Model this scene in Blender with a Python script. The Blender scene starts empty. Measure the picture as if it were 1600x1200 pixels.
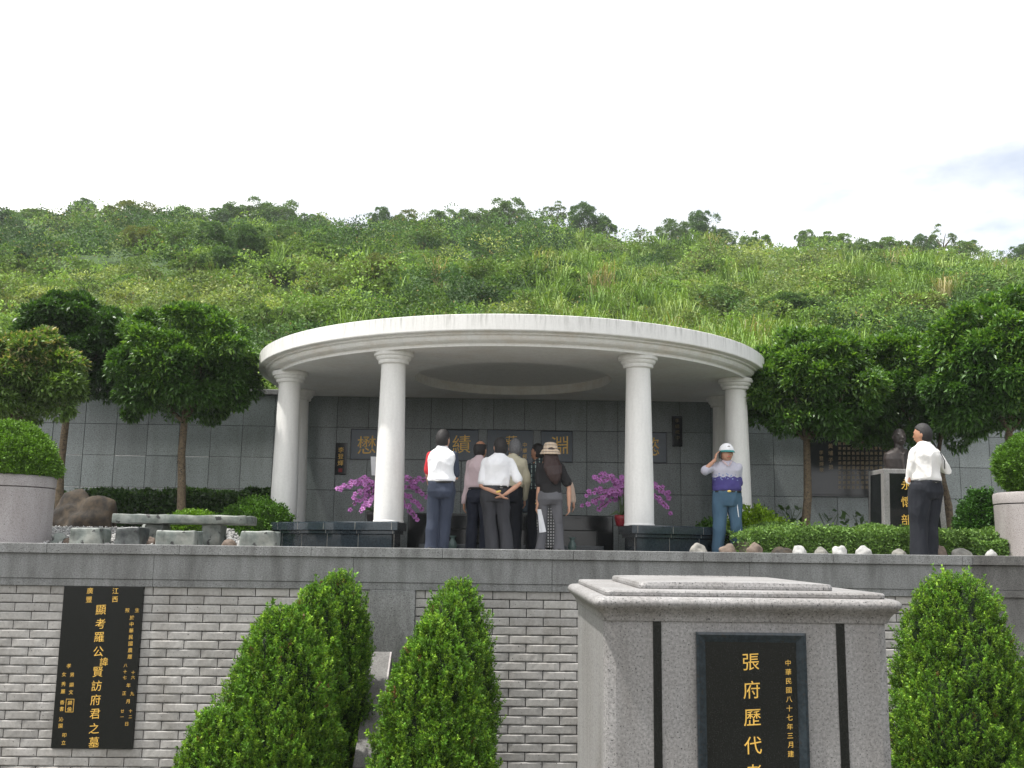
import bpy, bmesh, math, random
import numpy as np
from mathutils import Vector, Matrix, noise
random.seed(7); rng = np.random.default_rng(7)
R = math.radians
sc = bpy.context.scene
C = sc.collection
# ------------------------------------------------------------ camera
F = 1556.0
EYE = 0.12
cam_d = bpy.data.cameras.new('camera'); cam = bpy.data.objects.new('camera', cam_d); C.objects.link(cam)
cam_d.sensor_width = 36.0; cam_d.lens = 36.0 * F / 1600.0; cam_d.clip_start = 0.1; cam_d.clip_end = 3000
YAW = -math.atan(25 / F); PITCH = math.atan(253 / F); ROLL = 0.0135
CR = Matrix.Rotation(YAW, 3, 'Z') @ Matrix.Rotation(math.pi / 2 + PITCH, 3, 'X') @ Matrix.Rotation(ROLL, 3, 'Z')
cam.matrix_world = Matrix.Translation((0, 0, EYE)) @ CR.to_4x4()
sc.camera = cam
def W(px, py, Y):
    """world point that the photograph shows at (px, py), at distance Y"""
    r = CR @ Vector(((px - 800) / F, -(py - 600) / F, -1))
    return Vector((0, 0, EYE)) + r * (Y / r.y)
# ------------------------------------------------------------ light
SUN_EL, SUN_AZ = R(68), R(256)       # azimuth clockwise from +Y (north): the sun stands behind the camera, a little to its left
to_sun = Vector((math.sin(SUN_AZ) * math.cos(SUN_EL), math.cos(SUN_AZ) * math.cos(SUN_EL), math.sin(SUN_EL)))
sd = bpy.data.lights.new('sun', 'SUN'); sd.energy = 3.7; sd.angle = R(1.5); sd.color = (1, 0.965, 0.91)
so = bpy.data.objects.new('sun', sd); so.rotation_euler = to_sun.to_track_quat('Z', 'Y').to_euler(); C.objects.link(so)
world = bpy.data.worlds.new('World'); sc.world = world; world.use_nodes = True
nt = world.node_tree; nt.nodes.clear()
def N(t, typ, **kw):
    n = t.nodes.new(typ)
    for k, v in kw.items(): setattr(n, k, v)
    return n
sky = N(nt, 'ShaderNodeTexSky', sky_type='NISHITA', sun_disc=False)
sky.sun_elevation = SUN_EL; sky.sun_rotation = SUN_AZ; sky.air_density = 1.0; sky.dust_density = 2.0
bg = N(nt, 'ShaderNodeBackground'); bg.inputs[1].default_value = 0.11
bg2 = N(nt, 'ShaderNodeBackground'); bg2.inputs[1].default_value = 1.15; bg2.inputs[0].default_value = (0.985, 0.99, 1.0, 1); cl2 = N(nt, 'ShaderNodeTexNoise'); cl2.inputs['Scale'].default_value = 3.2; cl2.inputs['Detail'].default_value = 7; cr2 = N(nt, 'ShaderNodeValToRGB'); cr2.color_ramp.elements[0].position = .36; cr2.color_ramp.elements[0].color = (.56, .59, .64, 1); cr2.color_ramp.elements[1].position = .52; cr2.color_ramp.elements[1].color = (1, 1, 1, 1)
tc = N(nt, 'ShaderNodeTexCoord'); mp = N(nt, 'ShaderNodeMapping'); mp.inputs['Scale'].default_value = (1.0, 1.0, 2.6)
mp.inputs['Location'].default_value = (0.35, 0.2, 0.1)
ns = N(nt, 'ShaderNodeTexNoise'); ns.inputs['Scale'].default_value = 2.6; ns.inputs['Detail'].default_value = 9; ns.inputs['Roughness'].default_value = 0.55
sep = N(nt, 'ShaderNodeSeparateXYZ')
m1 = N(nt, 'ShaderNodeMath', operation='MULTIPLY_ADD'); m1.inputs[1].default_value = -0.36; m1.inputs[2].default_value = 0.195   # thinner cloud towards the east
ad = N(nt, 'ShaderNodeMath', operation='ADD')
rp = N(nt, 'ShaderNodeValToRGB'); rp.color_ramp.elements[0].position = 0.33; rp.color_ramp.elements[1].position = 0.52
mx = N(nt, 'ShaderNodeMixShader'); out = N(nt, 'ShaderNodeOutputWorld')
L = nt.links.new
L(tc.outputs['Generated'], mp.inputs[0]); L(mp.outputs[0], ns.inputs[0]); L(tc.outputs['Generated'], sep.inputs[0])
L(sep.outputs[0], m1.inputs[0]); L(m1.outputs[0], ad.inputs[0]); L(ns.outputs[0], ad.inputs[1]); L(ad.outputs[0], rp.inputs[0])
L(mp.outputs[0], cl2.inputs[0]); L(cl2.outputs[0], cr2.inputs[0]); L(cr2.outputs[0], bg2.inputs[0]); L(sky.outputs[0], bg.inputs[0]); L(rp.outputs[0], mx.inputs[0]); L(bg.outputs[0], mx.inputs[1]); L(bg2.outputs[0], mx.inputs[2]); L(mx.outputs[0], out.inputs[0])
sc.view_settings.view_transform = 'Standard'; sc.view_settings.look = 'None'; sc.view_settings.exposure = 0.66; sc.view_settings.gamma = 1.0
sc.cycles.max_bounces = 8
# ------------------------------------------------------------ materials
MATS = {}
def newmat(name):
    m = bpy.data.materials.new(name); m.use_nodes = True
    return m, m.node_tree, m.node_tree.nodes['Principled BSDF']
def ramp(t, a, b, ca, cb):
    r = N(t, 'ShaderNodeValToRGB'); e = r.color_ramp.elements
    e[0].position = a; e[1].position = b; e[0].color = (*ca, 1); e[1].color = (*cb, 1)
    return r
def mixc(t, mode, fac, a=None, b=None):
    m = N(t, 'ShaderNodeMix', data_type='RGBA', blend_type=mode)
    if isinstance(fac, (int, float)): m.inputs[0].default_value = fac
    else: t.links.new(fac, m.inputs[0])
    for s, i in ((a, 6), (b, 7)):
        if s is None: continue
        if isinstance(s, tuple): m.inputs[i].default_value = (*s, 1)
        else: t.links.new(s, m.inputs[i])
    return m.outputs[2]
def noise_tex(t, scale, detail=3, rough=0.5, stretch=None, off=(0, 0, 0)):
    c = N(t, 'ShaderNodeTexCoord'); n = N(t, 'ShaderNodeTexNoise')
    n.inputs['Scale'].default_value = scale; n.inputs['Detail'].default_value = detail; n.inputs['Roughness'].default_value = rough
    if stretch or any(off):
        mp = N(t, 'ShaderNodeMapping'); mp.inputs['Scale'].default_value = stretch or (1, 1, 1); mp.inputs['Location'].default_value = off
        t.links.new(c.outputs['Object'], mp.inputs[0]); t.links.new(mp.outputs[0], n.inputs[0])
    else: t.links.new(c.outputs['Object'], n.inputs[0])
    return n.outputs[0]
def bump(t, b, h, strength=0.3, dist=0.01):
    n = N(t, 'ShaderNodeBump'); n.inputs['Strength'].default_value = strength; n.inputs['Distance'].default_value = dist
    t.links.new(h, n.inputs['Height']); t.links.new(n.outputs[0], b.inputs['Normal'])
def stone(name, base, dark, fleck=(0.03, 0.03, 0.03), scale=90, rough=0.6, stain=0.5, stain_col=(0.55, 0.52, 0.48), island=0.0, fl=0.36, streak=(1.6, 1.6, 0.35), bmp=0.15, spec=0.5):
    m, t, b = newmat(name)
    n1 = noise_tex(t, scale, 4, 0.7)
    c = ramp(t, 0.38, 0.62, dark, base); t.links.new(n1, c.inputs[0])
    n2 = noise_tex(t, scale * 1.7, 2, 0.5, off=(3, 1, 7))
    f = ramp(t, fl - 0.03, fl + 0.02, (1, 1, 1), (0, 0, 0)); t.links.new(n2, f.inputs[0])
    col = mixc(t, 'MIX', f.outputs[0], c.outputs[0], fleck)
    if stain:
        n3 = noise_tex(t, 2.2, 6, 0.65, stretch=streak)
        s = ramp(t, 0.42, 0.68, (1, 1, 1), stain_col); t.links.new(n3, s.inputs[0])
        col = mixc(t, 'MULTIPLY', stain, col, s.outputs[0])
    if island:
        g = N(t, 'ShaderNodeNewGeometry'); s = ramp(t, 0, 1, (1 - island,) * 3, (1.0, 1.0, 1.0)); t.links.new(g.outputs['Random Per Island'], s.inputs[0])
        col = mixc(t, 'MULTIPLY', 1.0, col, s.outputs[0])
    t.links.new(col, b.inputs['Base Color']); b.inputs['Roughness'].default_value = rough; b.inputs['Specular IOR Level'].default_value = spec
    if bmp: bump(t, b, n1, bmp, 0.003)
    return m
def flat(name, col, rough=0.6, var=0.12, scale=8, metal=0.0, bmp=0.0, sheen=0.0):
    m, t, b = newmat(name)
    n1 = noise_tex(t, scale, 4, 0.6)
    c = ramp(t, 0.3, 0.7, tuple(x * (1 - var) for x in col), tuple(min(1, x * (1 + var)) for x in col)); t.links.new(n1, c.inputs[0])
    t.links.new(c.outputs[0], b.inputs['Base Color']); b.inputs['Roughness'].default_value = rough; b.inputs['Metallic'].default_value = metal
    if sheen: b.inputs['Sheen Weight'].default_value = sheen
    if bmp: bump(t, b, n1, bmp, 0.01)
    return m
def leafmat(name, rough=0.42, trans=0.24, spec=0.5):
    m, t, b = newmat(name)
    a = N(t, 'ShaderNodeAttribute', attribute_name='col'); g = N(t, 'ShaderNodeNewGeometry')
    r = ramp(t, 0, 1, (0.62, 0.66, 0.6), (1.35, 1.3, 1.2)); t.links.new(g.outputs['Random Per Island'], r.inputs[0])
    col = mixc(t, 'MULTIPLY', 1.0, a.outputs['Color'], r.outputs[0])
    t.links.new(col, b.inputs['Base Color']); b.inputs['Roughness'].default_value = rough; b.inputs['Specular IOR Level'].default_value = spec
    tr = N(t, 'ShaderNodeBsdfTranslucent'); c2 = mixc(t, 'MULTIPLY', 1.0, col, (1.5, 1.6, 0.5)); t.links.new(c2, tr.inputs[0])
    mix = N(t, 'ShaderNodeMixShader'); mix.inputs[0].default_value = trans
    t.links.new(b.outputs[0], mix.inputs[1]); t.links.new(tr.outputs[0], mix.inputs[2])
    t.links.new(mix.outputs[0], t.nodes['Material Output'].inputs[0])
    return m
M = {}
M['leaf'] = leafmat('leaf'); M['scrubleaf'] = leafmat('scrub leaf', 0.6, 0.20, 0.22); M['needle'] = leafmat('needle', 0.55, 0.16, 0.25)
M['granite'] = stone('grey granite', (0.335, 0.325, 0.318), (0.20, 0.195, 0.193), scale=70, rough=0.55, stain=0.65)
M['granite_dirty'] = stone('weathered granite', (0.20, 0.195, 0.185), (0.12, 0.117, 0.112), scale=70, rough=0.7, stain=0.8, stain_col=(0.4, 0.39, 0.37))
M['granite_band'] = stone('terrace granite', (0.27, 0.275, 0.27), (0.17, 0.172, 0.17), scale=60, rough=0.6, stain=0.75, stain_col=(0.42, 0.41, 0.4), streak=(2.2, 1.2, 0.5))
M['granite_pink'] = stone('pinkish granite', (0.44, 0.41, 0.40), (0.33, 0.30, 0.295), scale=80, rough=0.6, stain=0.6, stain_col=(0.66, 0.62, 0.6))
M['tile'] = stone('polished wall granite', (0.265, 0.30, 0.295), (0.145, 0.165, 0.163), scale=55, rough=0.30, stain=0.55, stain_col=(0.6, 0.6, 0.58), island=0.22, bmp=0.03)
M['joint'] = flat('tile joint', (0.02, 0.021, 0.022), 0.9)
M['brick'] = stone('split face brick', (0.52, 0.50, 0.475), (0.42, 0.405, 0.385), scale=26, rough=0.8, stain=0.7, stain_col=(0.66, 0.64, 0.61), island=0.3, fl=0.3, streak=(1.5, 1, 0.5), bmp=0.3)
M['mortar'] = flat('mortar', (0.05, 0.05, 0.055), 0.95)
M['black'] = stone('polished black stone', (0.012, 0.014, 0.014), (0.006, 0.007, 0.007), scale=120, rough=0.12, stain=0, bmp=0)
M['bluestone'] = stone('polished blue black stone', (0.03, 0.042, 0.052), (0.015, 0.022, 0.028), scale=40, rough=0.14, stain=0, bmp=0)
M['slate'] = stone('dark slate panel', (0.030, 0.052, 0.072), (0.020, 0.036, 0.052), scale=60, rough=0.25, stain=0, bmp=0)
M['gold'] = flat('gilded lettering', (0.85, 0.52, 0.10), 0.4, 0.15, 30)
M['dimgold'] = flat('faded gilding', (0.16, 0.12, 0.06), 0.6, 0.2, 30)
M['red'] = flat('red seal', (0.22, 0.01, 0.01), 0.6)
def painted():
    m, t, b = newmat('white render')
    n1 = noise_tex(t, 3.0, 6, 0.65, stretch=(4, 4, 0.5)); s = ramp(t, 0.46, 0.78, (0.80, 0.79, 0.765), (0.70, 0.69, 0.665)); t.links.new(n1, s.inputs[0])
    n2 = noise_tex(t, 30, 3); s2 = ramp(t, 0.3, 0.7, (0.94, 0.94, 0.94), (1, 1, 1)); t.links.new(n2, s2.inputs[0])
    col = mixc(t, 'MULTIPLY', 1.0, s.outputs[0], s2.outputs[0])
    # rain streaks that start at the top edge
    c = N(t, 'ShaderNodeTexCoord'); sp = N(t, 'ShaderNodeSeparateXYZ'); t.links.new(c.outputs['Object'], sp.inputs[0])
    z = ramp(t, 0.42, 0.95, (0, 0, 0), (1, 1, 1)); mr = N(t, 'ShaderNodeMapRange'); mr.inputs[1].default_value = 2.9; mr.inputs[2].default_value = 3.32
    t.links.new(sp.outputs[2], mr.inputs[0]); t.links.new(mr.outputs[0], z.inputs[0])
    n3 = noise_tex(t, 6.0, 5, 0.7, stretch=(3, 3, 0.25), off=(5, 2, 1)); s3 = ramp(t, 0.49, 0.66, (0, 0, 0), (0.75, 0.75, 0.75)); t.links.new(n3, s3.inputs[0])
    f = mixc(t, 'MULTIPLY', 1.0, z.outputs[0], s3.outputs[0])
    col = mixc(t, 'MIX', f, col, (0.36, 0.36, 0.33))
    # rusty water marks in the mouldings
    z2 = ramp(t, 0.02, 0.10, (0, 0, 0), (1, 1, 1)); z2.color_ramp.elements.new(0.40).color = (1, 1, 1, 1); z2.color_ramp.elements.new(0.44).color = (0, 0, 0, 1)
    z2.color_ramp.elements[3].color = (0, 0, 0, 1)
    t.links.new(mr.outputs[0], z2.inputs[0])
    n4 = noise_tex(t, 2.0, 5, 0.7, stretch=(1, 1, 2), off=(1, 8, 1)); s4 = ramp(t, 0.45, 0.65, (0, 0, 0), (0.5, 0.5, 0.5)); t.links.new(n4, s4.inputs[0])
    f2 = mixc(t, 'MULTIPLY', 1.0, z2.outputs[0], s4.outputs[0])
    col = mixc(t, 'MIX', f2, col, (0.60, 0.52, 0.43))
    t.links.new(col, b.inputs['Base Color']); b.inputs['Roughness'].default_value = 0.62; bump(t, b, n2, 0.15, 0.004)
    return m
M['white'] = painted()
M['bark'] = stone('bark', (0.19, 0.145, 0.09), (0.10, 0.075, 0.05), scale=22, rough=0.9, stain=0.6, streak=(3, 3, 0.6), bmp=0.6)
M['rockbrown'] = stone('brown rock', (0.07, 0.05, 0.03), (0.02, 0.016, 0.012), scale=7, rough=0.85, stain=0.8, stain_col=(0.4, 0.38, 0.36), bmp=1.0, fl=0.2, streak=(1, 1, 1))
M['rockwhite'] = stone('white marble rock', (0.56, 0.55, 0.53), (0.34, 0.34, 0.33), scale=9, rough=0.7, stain=0.6, bmp=0.8, fl=0.2, streak=(1, 1, 1))
M['rockgrey'] = stone('grey rock', (0.32, 0.31, 0.28), (0.16, 0.155, 0.14), scale=9, rough=0.8, stain=0.7, bmp=0.8, fl=0.2, streak=(1, 1, 1))
M['rocktan'] = stone('tan rock', (0.22, 0.165, 0.13), (0.12, 0.09, 0.07), scale=9, rough=0.8, stain=0.7, bmp=0.8, fl=0.2, streak=(1, 1, 1))
M['jade'] = stone('green grey marble', (0.28, 0.30, 0.275), (0.13, 0.155, 0.14), scale=6, rough=0.5, stain=0.8, stain_col=(0.55, 0.5, 0.46), bmp=0.3, streak=(1, 1, 0.7))
M['jadedark'] = stone('dark veined marble', (0.10, 0.11, 0.105), (0.02, 0.024, 0.025), scale=6, rough=0.45, stain=0.4, bmp=0.3, streak=(1, 1, 0.7))
M['gravel'] = stone('gravel', (0.42, 0.42, 0.41), (0.2, 0.2, 0.2), scale=30, rough=0.9, stain=0.3, bmp=0.8)
M['paving'] = stone('paving', (0.30, 0.30, 0.29), (0.22, 0.22, 0.21), scale=50, rough=0.75, stain=0.5)
M['soil'] = flat('soil', (0.055, 0.05, 0.03), 0.95, 0.4, 3)
M['hill'] = flat('hill undergrowth', (0.040, 0.080, 0.014), 0.95, 0.5, 0.6)
M['bronze'] = stone('weathered bronze', (0.05, 0.039, 0.036), (0.03, 0.024, 0.022), scale=20, rough=0.5, stain=0.3)
M['celadon'] = flat('celadon glaze', (0.10, 0.15, 0.14), 0.25)
M['potred'] = flat('red foil', (0.28, 0.02, 0.03), 0.3, 0.4, 25)
M['potdark'] = flat('dark pot', (0.02, 0.015, 0.015), 0.4)
M['stem'] = flat('orchid stem', (0.06, 0.10, 0.03), 0.5)
M['skin'] = flat('skin', (0.50, 0.27, 0.18), 0.5, 0.06, 12)
M['skin2'] = flat('tanned skin', (0.40, 0.20, 0.12), 0.5, 0.06, 12)
M['hair'] = flat('black hair', (0.012, 0.010, 0.010), 0.62, 0.4, 60, bmp=.8)
M['hairbrown'] = flat('dark reddish brown hair', (0.030, 0.013, 0.011), 0.5, 0.4, 60, bmp=.5)
M['hairgrey'] = flat('grey hair', (0.15, 0.15, 0.155), 0.65, 0.4, 60, bmp=.8)
def cloth(name, col, rough=0.85, var=0.06):
    m, t, b = newmat(name)
    n1 = noise_tex(t, 7, 4, 0.55, stretch=(1, 1, 0.55)); c = ramp(t, 0.3, 0.7, tuple(x * (1 - var) for x in col), tuple(min(1, x * (1 + var)) for x in col)); t.links.new(n1, c.inputs[0])
    t.links.new(c.outputs[0], b.inputs['Base Color']); b.inputs['Roughness'].default_value = rough; bump(t, b, n1, 0.9, 0.03)
    return m
M['c_white'] = cloth('white cotton', (0.80, 0.80, 0.82)); M['c_navy'] = cloth('navy cotton', (0.028, 0.037, 0.062)); M['c_red'] = cloth('red cotton', (0.5, 0.02, 0.03))
M['c_pink'] = cloth('pale pink cotton', (0.56, 0.44, 0.46)); M['c_cream'] = cloth('cream cotton', (0.58, 0.54, 0.40)); M['c_darknavy'] = cloth('dark navy wool', (0.012, 0.016, 0.03))
M['c_char'] = cloth('charcoal wool', (0.035, 0.036, 0.042)); M['c_greytr'] = cloth('grey twill', (0.105, 0.105, 0.115)); M['c_black'] = cloth('black cotton', (0.012, 0.011, 0.012))
M['c_beige'] = cloth('beige cotton', (0.52, 0.40, 0.32)); M['c_jean'] = cloth('blue denim', (0.05, 0.105, 0.165)); M['c_blacktr'] = cloth('black wool', (0.008, 0.010, 0.016))
M['c_whitetx'] = cloth('white seersucker', (0.78, 0.76, 0.73)); M['c_teal'] = cloth('teal cotton', (0.03, 0.22, 0.21)); M['shoe'] = flat('black leather', (0.01, 0.01, 0.01), 0.35)
M['paper'] = flat('white paper', (0.72, 0.72, 0.74), 0.8, 0.03); M['metalgold'] = flat('gold metal', (0.7, 0.5, 0.15), 0.3, 0.1, metal=0.8)
M['plastic'] = flat('dark plastic', (0.02, 0.02, 0.02), 0.35); M['eye'] = flat('dark eye', (0.02, 0.012, 0.01), 0.2)
def checks(name, base, line1, line2, s=22.0, w=0.32):
    m, t, b = newmat(name); c = N(t, 'ShaderNodeTexCoord'); sp = N(t, 'ShaderNodeSeparateXYZ'); t.links.new(c.outputs['Object'], sp.inputs[0])
    fs = []
    for ax, k in ((0, s), (2, s * 0.9)):
        m1 = N(t, 'ShaderNodeMath', operation='MULTIPLY'); m1.inputs[1].default_value = k; t.links.new(sp.outputs[ax], m1.inputs[0])
        m2 = N(t, 'ShaderNodeMath', operation='FRACT'); t.links.new(m1.outputs[0], m2.inputs[0])
        m3 = N(t, 'ShaderNodeMath', operation='LESS_THAN'); m3.inputs[1].default_value = w; t.links.new(m2.outputs[0], m3.inputs[0]); fs.append(m3.outputs[0])
    col = mixc(t, 'MIX', fs[0], base, line1); col = mixc(t, 'MIX', fs[1], col, line2)
    t.links.new(col, b.inputs['Base Color']); b.inputs['Roughness'].default_value = 0.85
    return m
M['c_plaid'] = checks('dark plaid', (0.02, 0.035, 0.035), (0.30, 0.36, 0.34), (0.015, 0.02, 0.025), 16, 0.25)
M['c_check'] = checks('black white check', (0.55, 0.55, 0.55), (0.02, 0.02, 0.02), (0.08, 0.08, 0.08), 26, 0.42)
M['c_hat'] = checks('tan plaid hat', (0.56, 0.44, 0.32), (0.62, 0.54, 0.46), (0.10, 0.07, 0.07), 22, 0.16)
def polo():
    m, t, b = newmat('two tone polo'); c = N(t, 'ShaderNodeTexCoord'); sp = N(t, 'ShaderNodeSeparateXYZ'); t.links.new(c.outputs['Object'], sp.inputs[0])
    lt = ramp(t, 0.0, 1.0, (0.055, 0.045, 0.19), (0.44, 0.43, 0.50)); lt.color_ramp.interpolation = 'CONSTANT'
    e = lt.color_ramp.elements; e[1].position = 0.5
    wv = N(t, 'ShaderNodeMath', operation='MULTIPLY'); wv.inputs[1].default_value = 60; t.links.new(sp.outputs[0], wv.inputs[0])
    sn = N(t, 'ShaderNodeMath', operation='SINE'); t.links.new(wv.outputs[0], sn.inputs[0])
    ab = N(t, 'ShaderNodeMath', operation='MULTIPLY'); ab.inputs[1].default_value = 0.009; t.links.new(sn.outputs[0], ab.inputs[0])
    a2 = N(t, 'ShaderNodeMath', operation='ADD'); t.links.new(sp.outputs[2], a2.inputs[0]); t.links.new(ab.outputs[0], a2.inputs[1])
    mr = N(t, 'ShaderNodeMapRange'); mr.inputs[1].default_value = 1.155 - 0.2; mr.inputs[2].default_value = 1.155 + 0.2; t.links.new(a2.outputs[0], mr.inputs[0]); t.links.new(mr.outputs[0], lt.inputs[0])
    # printed band of small motifs between the two colours
    vo = N(t, 'ShaderNodeTexVoronoi'); vo.inputs['Scale'].default_value = 26; t.links.new(c.outputs['Object'], vo.inputs[0])
    vr = ramp(t, 0.30, 0.36, (1, 1, 1), (0, 0, 0)); t.links.new(vo.outputs[0], vr.inputs[0])
    bz = ramp(t, 0.38, 0.40, (0, 0, 0), (1, 1, 1)); bz.color_ramp.elements.new(0.60).color = (1, 1, 1, 1); bz.color_ramp.elements.new(0.62).color = (0, 0, 0, 1); t.links.new(mr.outputs[0], bz.inputs[0])
    f = mixc(t, 'MULTIPLY', 1.0, vr.outputs[0], bz.outputs[0])
    col = mixc(t, 'MIX', f, lt.outputs[0], (0.22, 0.27, 0.45))
    t.links.new(col, b.inputs['Base Color']); b.inputs['Roughness'].default_value = 0.85; bump(t, b, noise_tex(t, 7, 4), 0.4, 0.02)
    return m
M['c_polo'] = polo()
# ------------------------------------------------------------ object helpers
def tag(o, label=None, cat=None, group=None, kind=None):
    if label: o['label'] = label
    if cat: o['category'] = cat
    if group: o['group'] = group
    if kind: o['kind'] = kind
    return o
def link(name, me, mat, parent=None, loc=None, smooth=False):
    o = bpy.data.objects.new(name, me); C.objects.link(o)
    if mat is not None and not me.materials: me.materials.append(mat)
    if parent is not None: o.parent = parent
    if loc is not None: o.location = loc
    if smooth: me.polygons.foreach_set('use_smooth', [True] * len(me.polygons))
    return o
def empty(name, loc, label, cat, group=None, rz=0):
    o = bpy.data.objects.new(name, None); C.objects.link(o); o.location = loc; o.rotation_euler = (0, 0, rz); o.empty_display_size = 0.2
    return tag(o, label, cat, group)
def bm_obj(name, bm, mat, parent=None, smooth=False, loc=None):
    me = bpy.data.meshes.new(name); bmesh.ops.recalc_face_normals(bm, faces=bm.faces); bm.to_mesh(me); bm.free()
    return link(name, me, mat, parent, loc, smooth)
def box(bm, x0, x1, y0, y1, z0, z1, bevel=0.0, seg=2):
    r = bmesh.ops.create_cube(bm, size=1); vs = r['verts']
    for v in vs: v.co = Vector(((x0 + x1) / 2 + v.co.x * (x1 - x0), (y0 + y1) / 2 + v.co.y * (y1 - y0), (z0 + z1) / 2 + v.co.z * (z1 - z0)))
    if bevel: bmesh.ops.bevel(bm, geom=list({e for v in vs for e in v.link_edges}), offset=bevel, segments=seg, affect='EDGES', profile=0.5)
    return vs
def lathe(bm, prof, seg=48, cx=0, cy=0, cap=True):
    rings = []
    for r, z in prof: rings.append([bm.verts.new((cx + r * math.cos(2 * math.pi * i / seg), cy + r * math.sin(2 * math.pi * i / seg), z)) for i in range(seg)])
    for a, b in zip(rings, rings[1:]):
        for i in range(seg): bm.faces.new((a[i], a[(i + 1) % seg], b[(i + 1) % seg], b[i]))
    if cap: bm.faces.new(list(reversed(rings[0]))); bm.faces.new(rings[-1])
    return rings
def np_mesh(name, verts, faces, cols=None):
    """verts (n,3); faces (m,k) with one k"""
    me = bpy.data.meshes.new(name); n, (m, k) = len(verts), faces.shape
    me.vertices.add(n); me.vertices.foreach_set('co', np.ascontiguousarray(verts, dtype=np.float32).ravel())
    me.loops.add(m * k); me.loops.foreach_set('vertex_index', np.ascontiguousarray(faces, dtype=np.int32).ravel())
    me.polygons.add(m); me.polygons.foreach_set('loop_start', np.arange(0, m * k, k, dtype=np.int32))
    try: me.polygons.foreach_set('loop_total', np.full(m, k, dtype=np.int32))
    except Exception: pass
    me.update(calc_edges=True)
    if cols is not None:
        a = me.attributes.new('col', 'FLOAT_COLOR', 'FACE'); c4 = np.ones((m, 4), dtype=np.float32); c4[:, :3] = cols; a.data.foreach_set('color', c4.ravel())
    return me
def unit(v): return v / np.maximum(np.linalg.norm(v, axis=-1, keepdims=True), 1e-9)
def leaf_quads(p, d, size, wid=0.4, up=0.6):
    """one pointed leaf per point p along direction d; its face turns mostly upwards. returns verts (4n,3)"""
    n = len(p); d = unit(d); nn = unit(rng.normal(size=(n, 3)) * (1 - up) + np.array([0, 0, 1.0]) * up + d * 0.2)
    s = unit(np.cross(d, nn)); size = np.broadcast_to(size, (n,))[:, None]
    a = p; b = p + d * size * 0.45 + s * size * wid * 0.5; c = p + d * size - np.cross(s, d) * size * 0.0 + np.array([0, 0, -0.12]) * size; e = p + d * size * 0.45 - s * size * wid * 0.5
    return np.stack([a, b, c, e], 1).reshape(-1, 3)
def quads(n): return np.arange(n * 4).reshape(n, 4)
def colr(n, base, var=0.2, alt=None, palt=0.0):
    c = np.array(base)[None] * (1 + rng.normal(size=(n, 1)) * var * 0.5); 
    if alt is not None:
        k = rng.random(n) < palt; c[k] = np.array(alt)[None] * (1 + rng.normal(size=(k.sum(), 1)) * var * 0.5)
    return np.clip(c, 0.003, 1)
def pts_on_clumps(n, K, rad, sub=0.33, shell=(0.62, 0.95), lower=-0.85, flat=1.0):
    """leaf positions on K round clumps spread over an ellipsoid; returns positions and outward directions"""
    v = unit(rng.normal(size=(K * 4, 3))); v = v[v[:, 2] > lower][:K]
    cc = v * rng.uniform(*shell, size=(len(v), 1)) * rad
    R0 = np.mean(rad); rr = R0 * sub * rng.uniform(0.6, 1.25, size=len(v))
    k = rng.integers(0, len(v), n); u = unit(rng.normal(size=(n, 3)) + v[k] * 0.9 + np.array([0, 0, 0.35]))
    p = cc[k] + u * (rr[k] * rng.uniform(0.55, 1.08, n))[:, None] * np.array([1, 1, flat])
    return p, unit(u + v[k] * 0.4)
# ------------------------------------------------------------ lettering
_fc = {}
def glyph(ch):
    if ch in _fc: return _fc[ch]
    cu = bpy.data.curves.new('glyph', 'FONT'); cu.body = ch; cu.size = 1.0; cu.offset = 0.0; cu.extrude = 0.02; cu.resolution_u = 3
    o = bpy.data.objects.new('glyph', cu); C.objects.link(o); bpy.context.view_layer.update()
    me = bpy.data.meshes.new_from_object(o.evaluated_get(bpy.context.evaluated_depsgraph_get()))
    vs = np.array([v.co[:] for v in me.vertices]) if len(me.vertices) else np.zeros((0, 3)); fs = [tuple(p.vertices) for p in me.polygons]
    bpy.data.objects.remove(o); bpy.data.curves.remove(cu); bpy.data.meshes.remove(me)
    if len(vs):
        c = (vs.min(0) + vs.max(0)) / 2; vs = vs - np.array([c[0], c[1], 0])
    _fc[ch] = (vs, fs); return _fc[ch]
def inscription(name, items, mat, parent, y, thick=0.5, slant=0.06):
    """items: (character, x, z, height); letters stand on the plane Y = y and face the camera side"""
    V, Fs, n = [], [], 0
    for ch, x, z, h in items:
        vs, fs = glyph(ch)
        if not len(vs): continue
        v = vs * h * 1.02; v = np.stack([x + v[:, 0] - v[:, 1] * 0.0, y - 0.001 + -np.maximum(v[:, 2], -0.002) * thick, z + v[:, 1] + v[:, 0] * slant], 1)
        V.append(v); Fs += [tuple(i + n for i in f) for f in fs]; n += len(v)
    me = bpy.data.meshes.new(name); me.from_pydata(np.concatenate(V).tolist(), [], Fs); me.update()
    return link(name, me, mat, parent)
# ============================================================ SETTING
def sheet(name, x0, x1, y0, y1, z, mat, nx=1, ny=1, fz=None):
    xs = np.linspace(x0, x1, nx + 1); ys = np.linspace(y0, y1, ny + 1); X, Y = np.meshgrid(xs, ys); Z = np.full_like(X, z) if fz is None else fz(X, Y)
    idx = np.arange((nx + 1) * (ny + 1)).reshape(ny + 1, nx + 1)
    f = np.stack([idx[:-1, :-1], idx[:-1, 1:], idx[1:, 1:], idx[1:, :-1]], -1).reshape(-1, 4)
    o = link(name, np_mesh(name, np.stack([X, Y, Z], -1).reshape(-1, 3), f), mat); return tag(o, kind='structure')
sheet('ground', -900, 900, -900, 900, -3.4, M['soil'])
CX, CYY = 0.29, 18.02      # pavilion centre
YW = 12.0                  # face of the terrace wall
sheet('terrace_floor', -16, 17, YW + 0.4, 19.0, 0.0, M['paving'])
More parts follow.
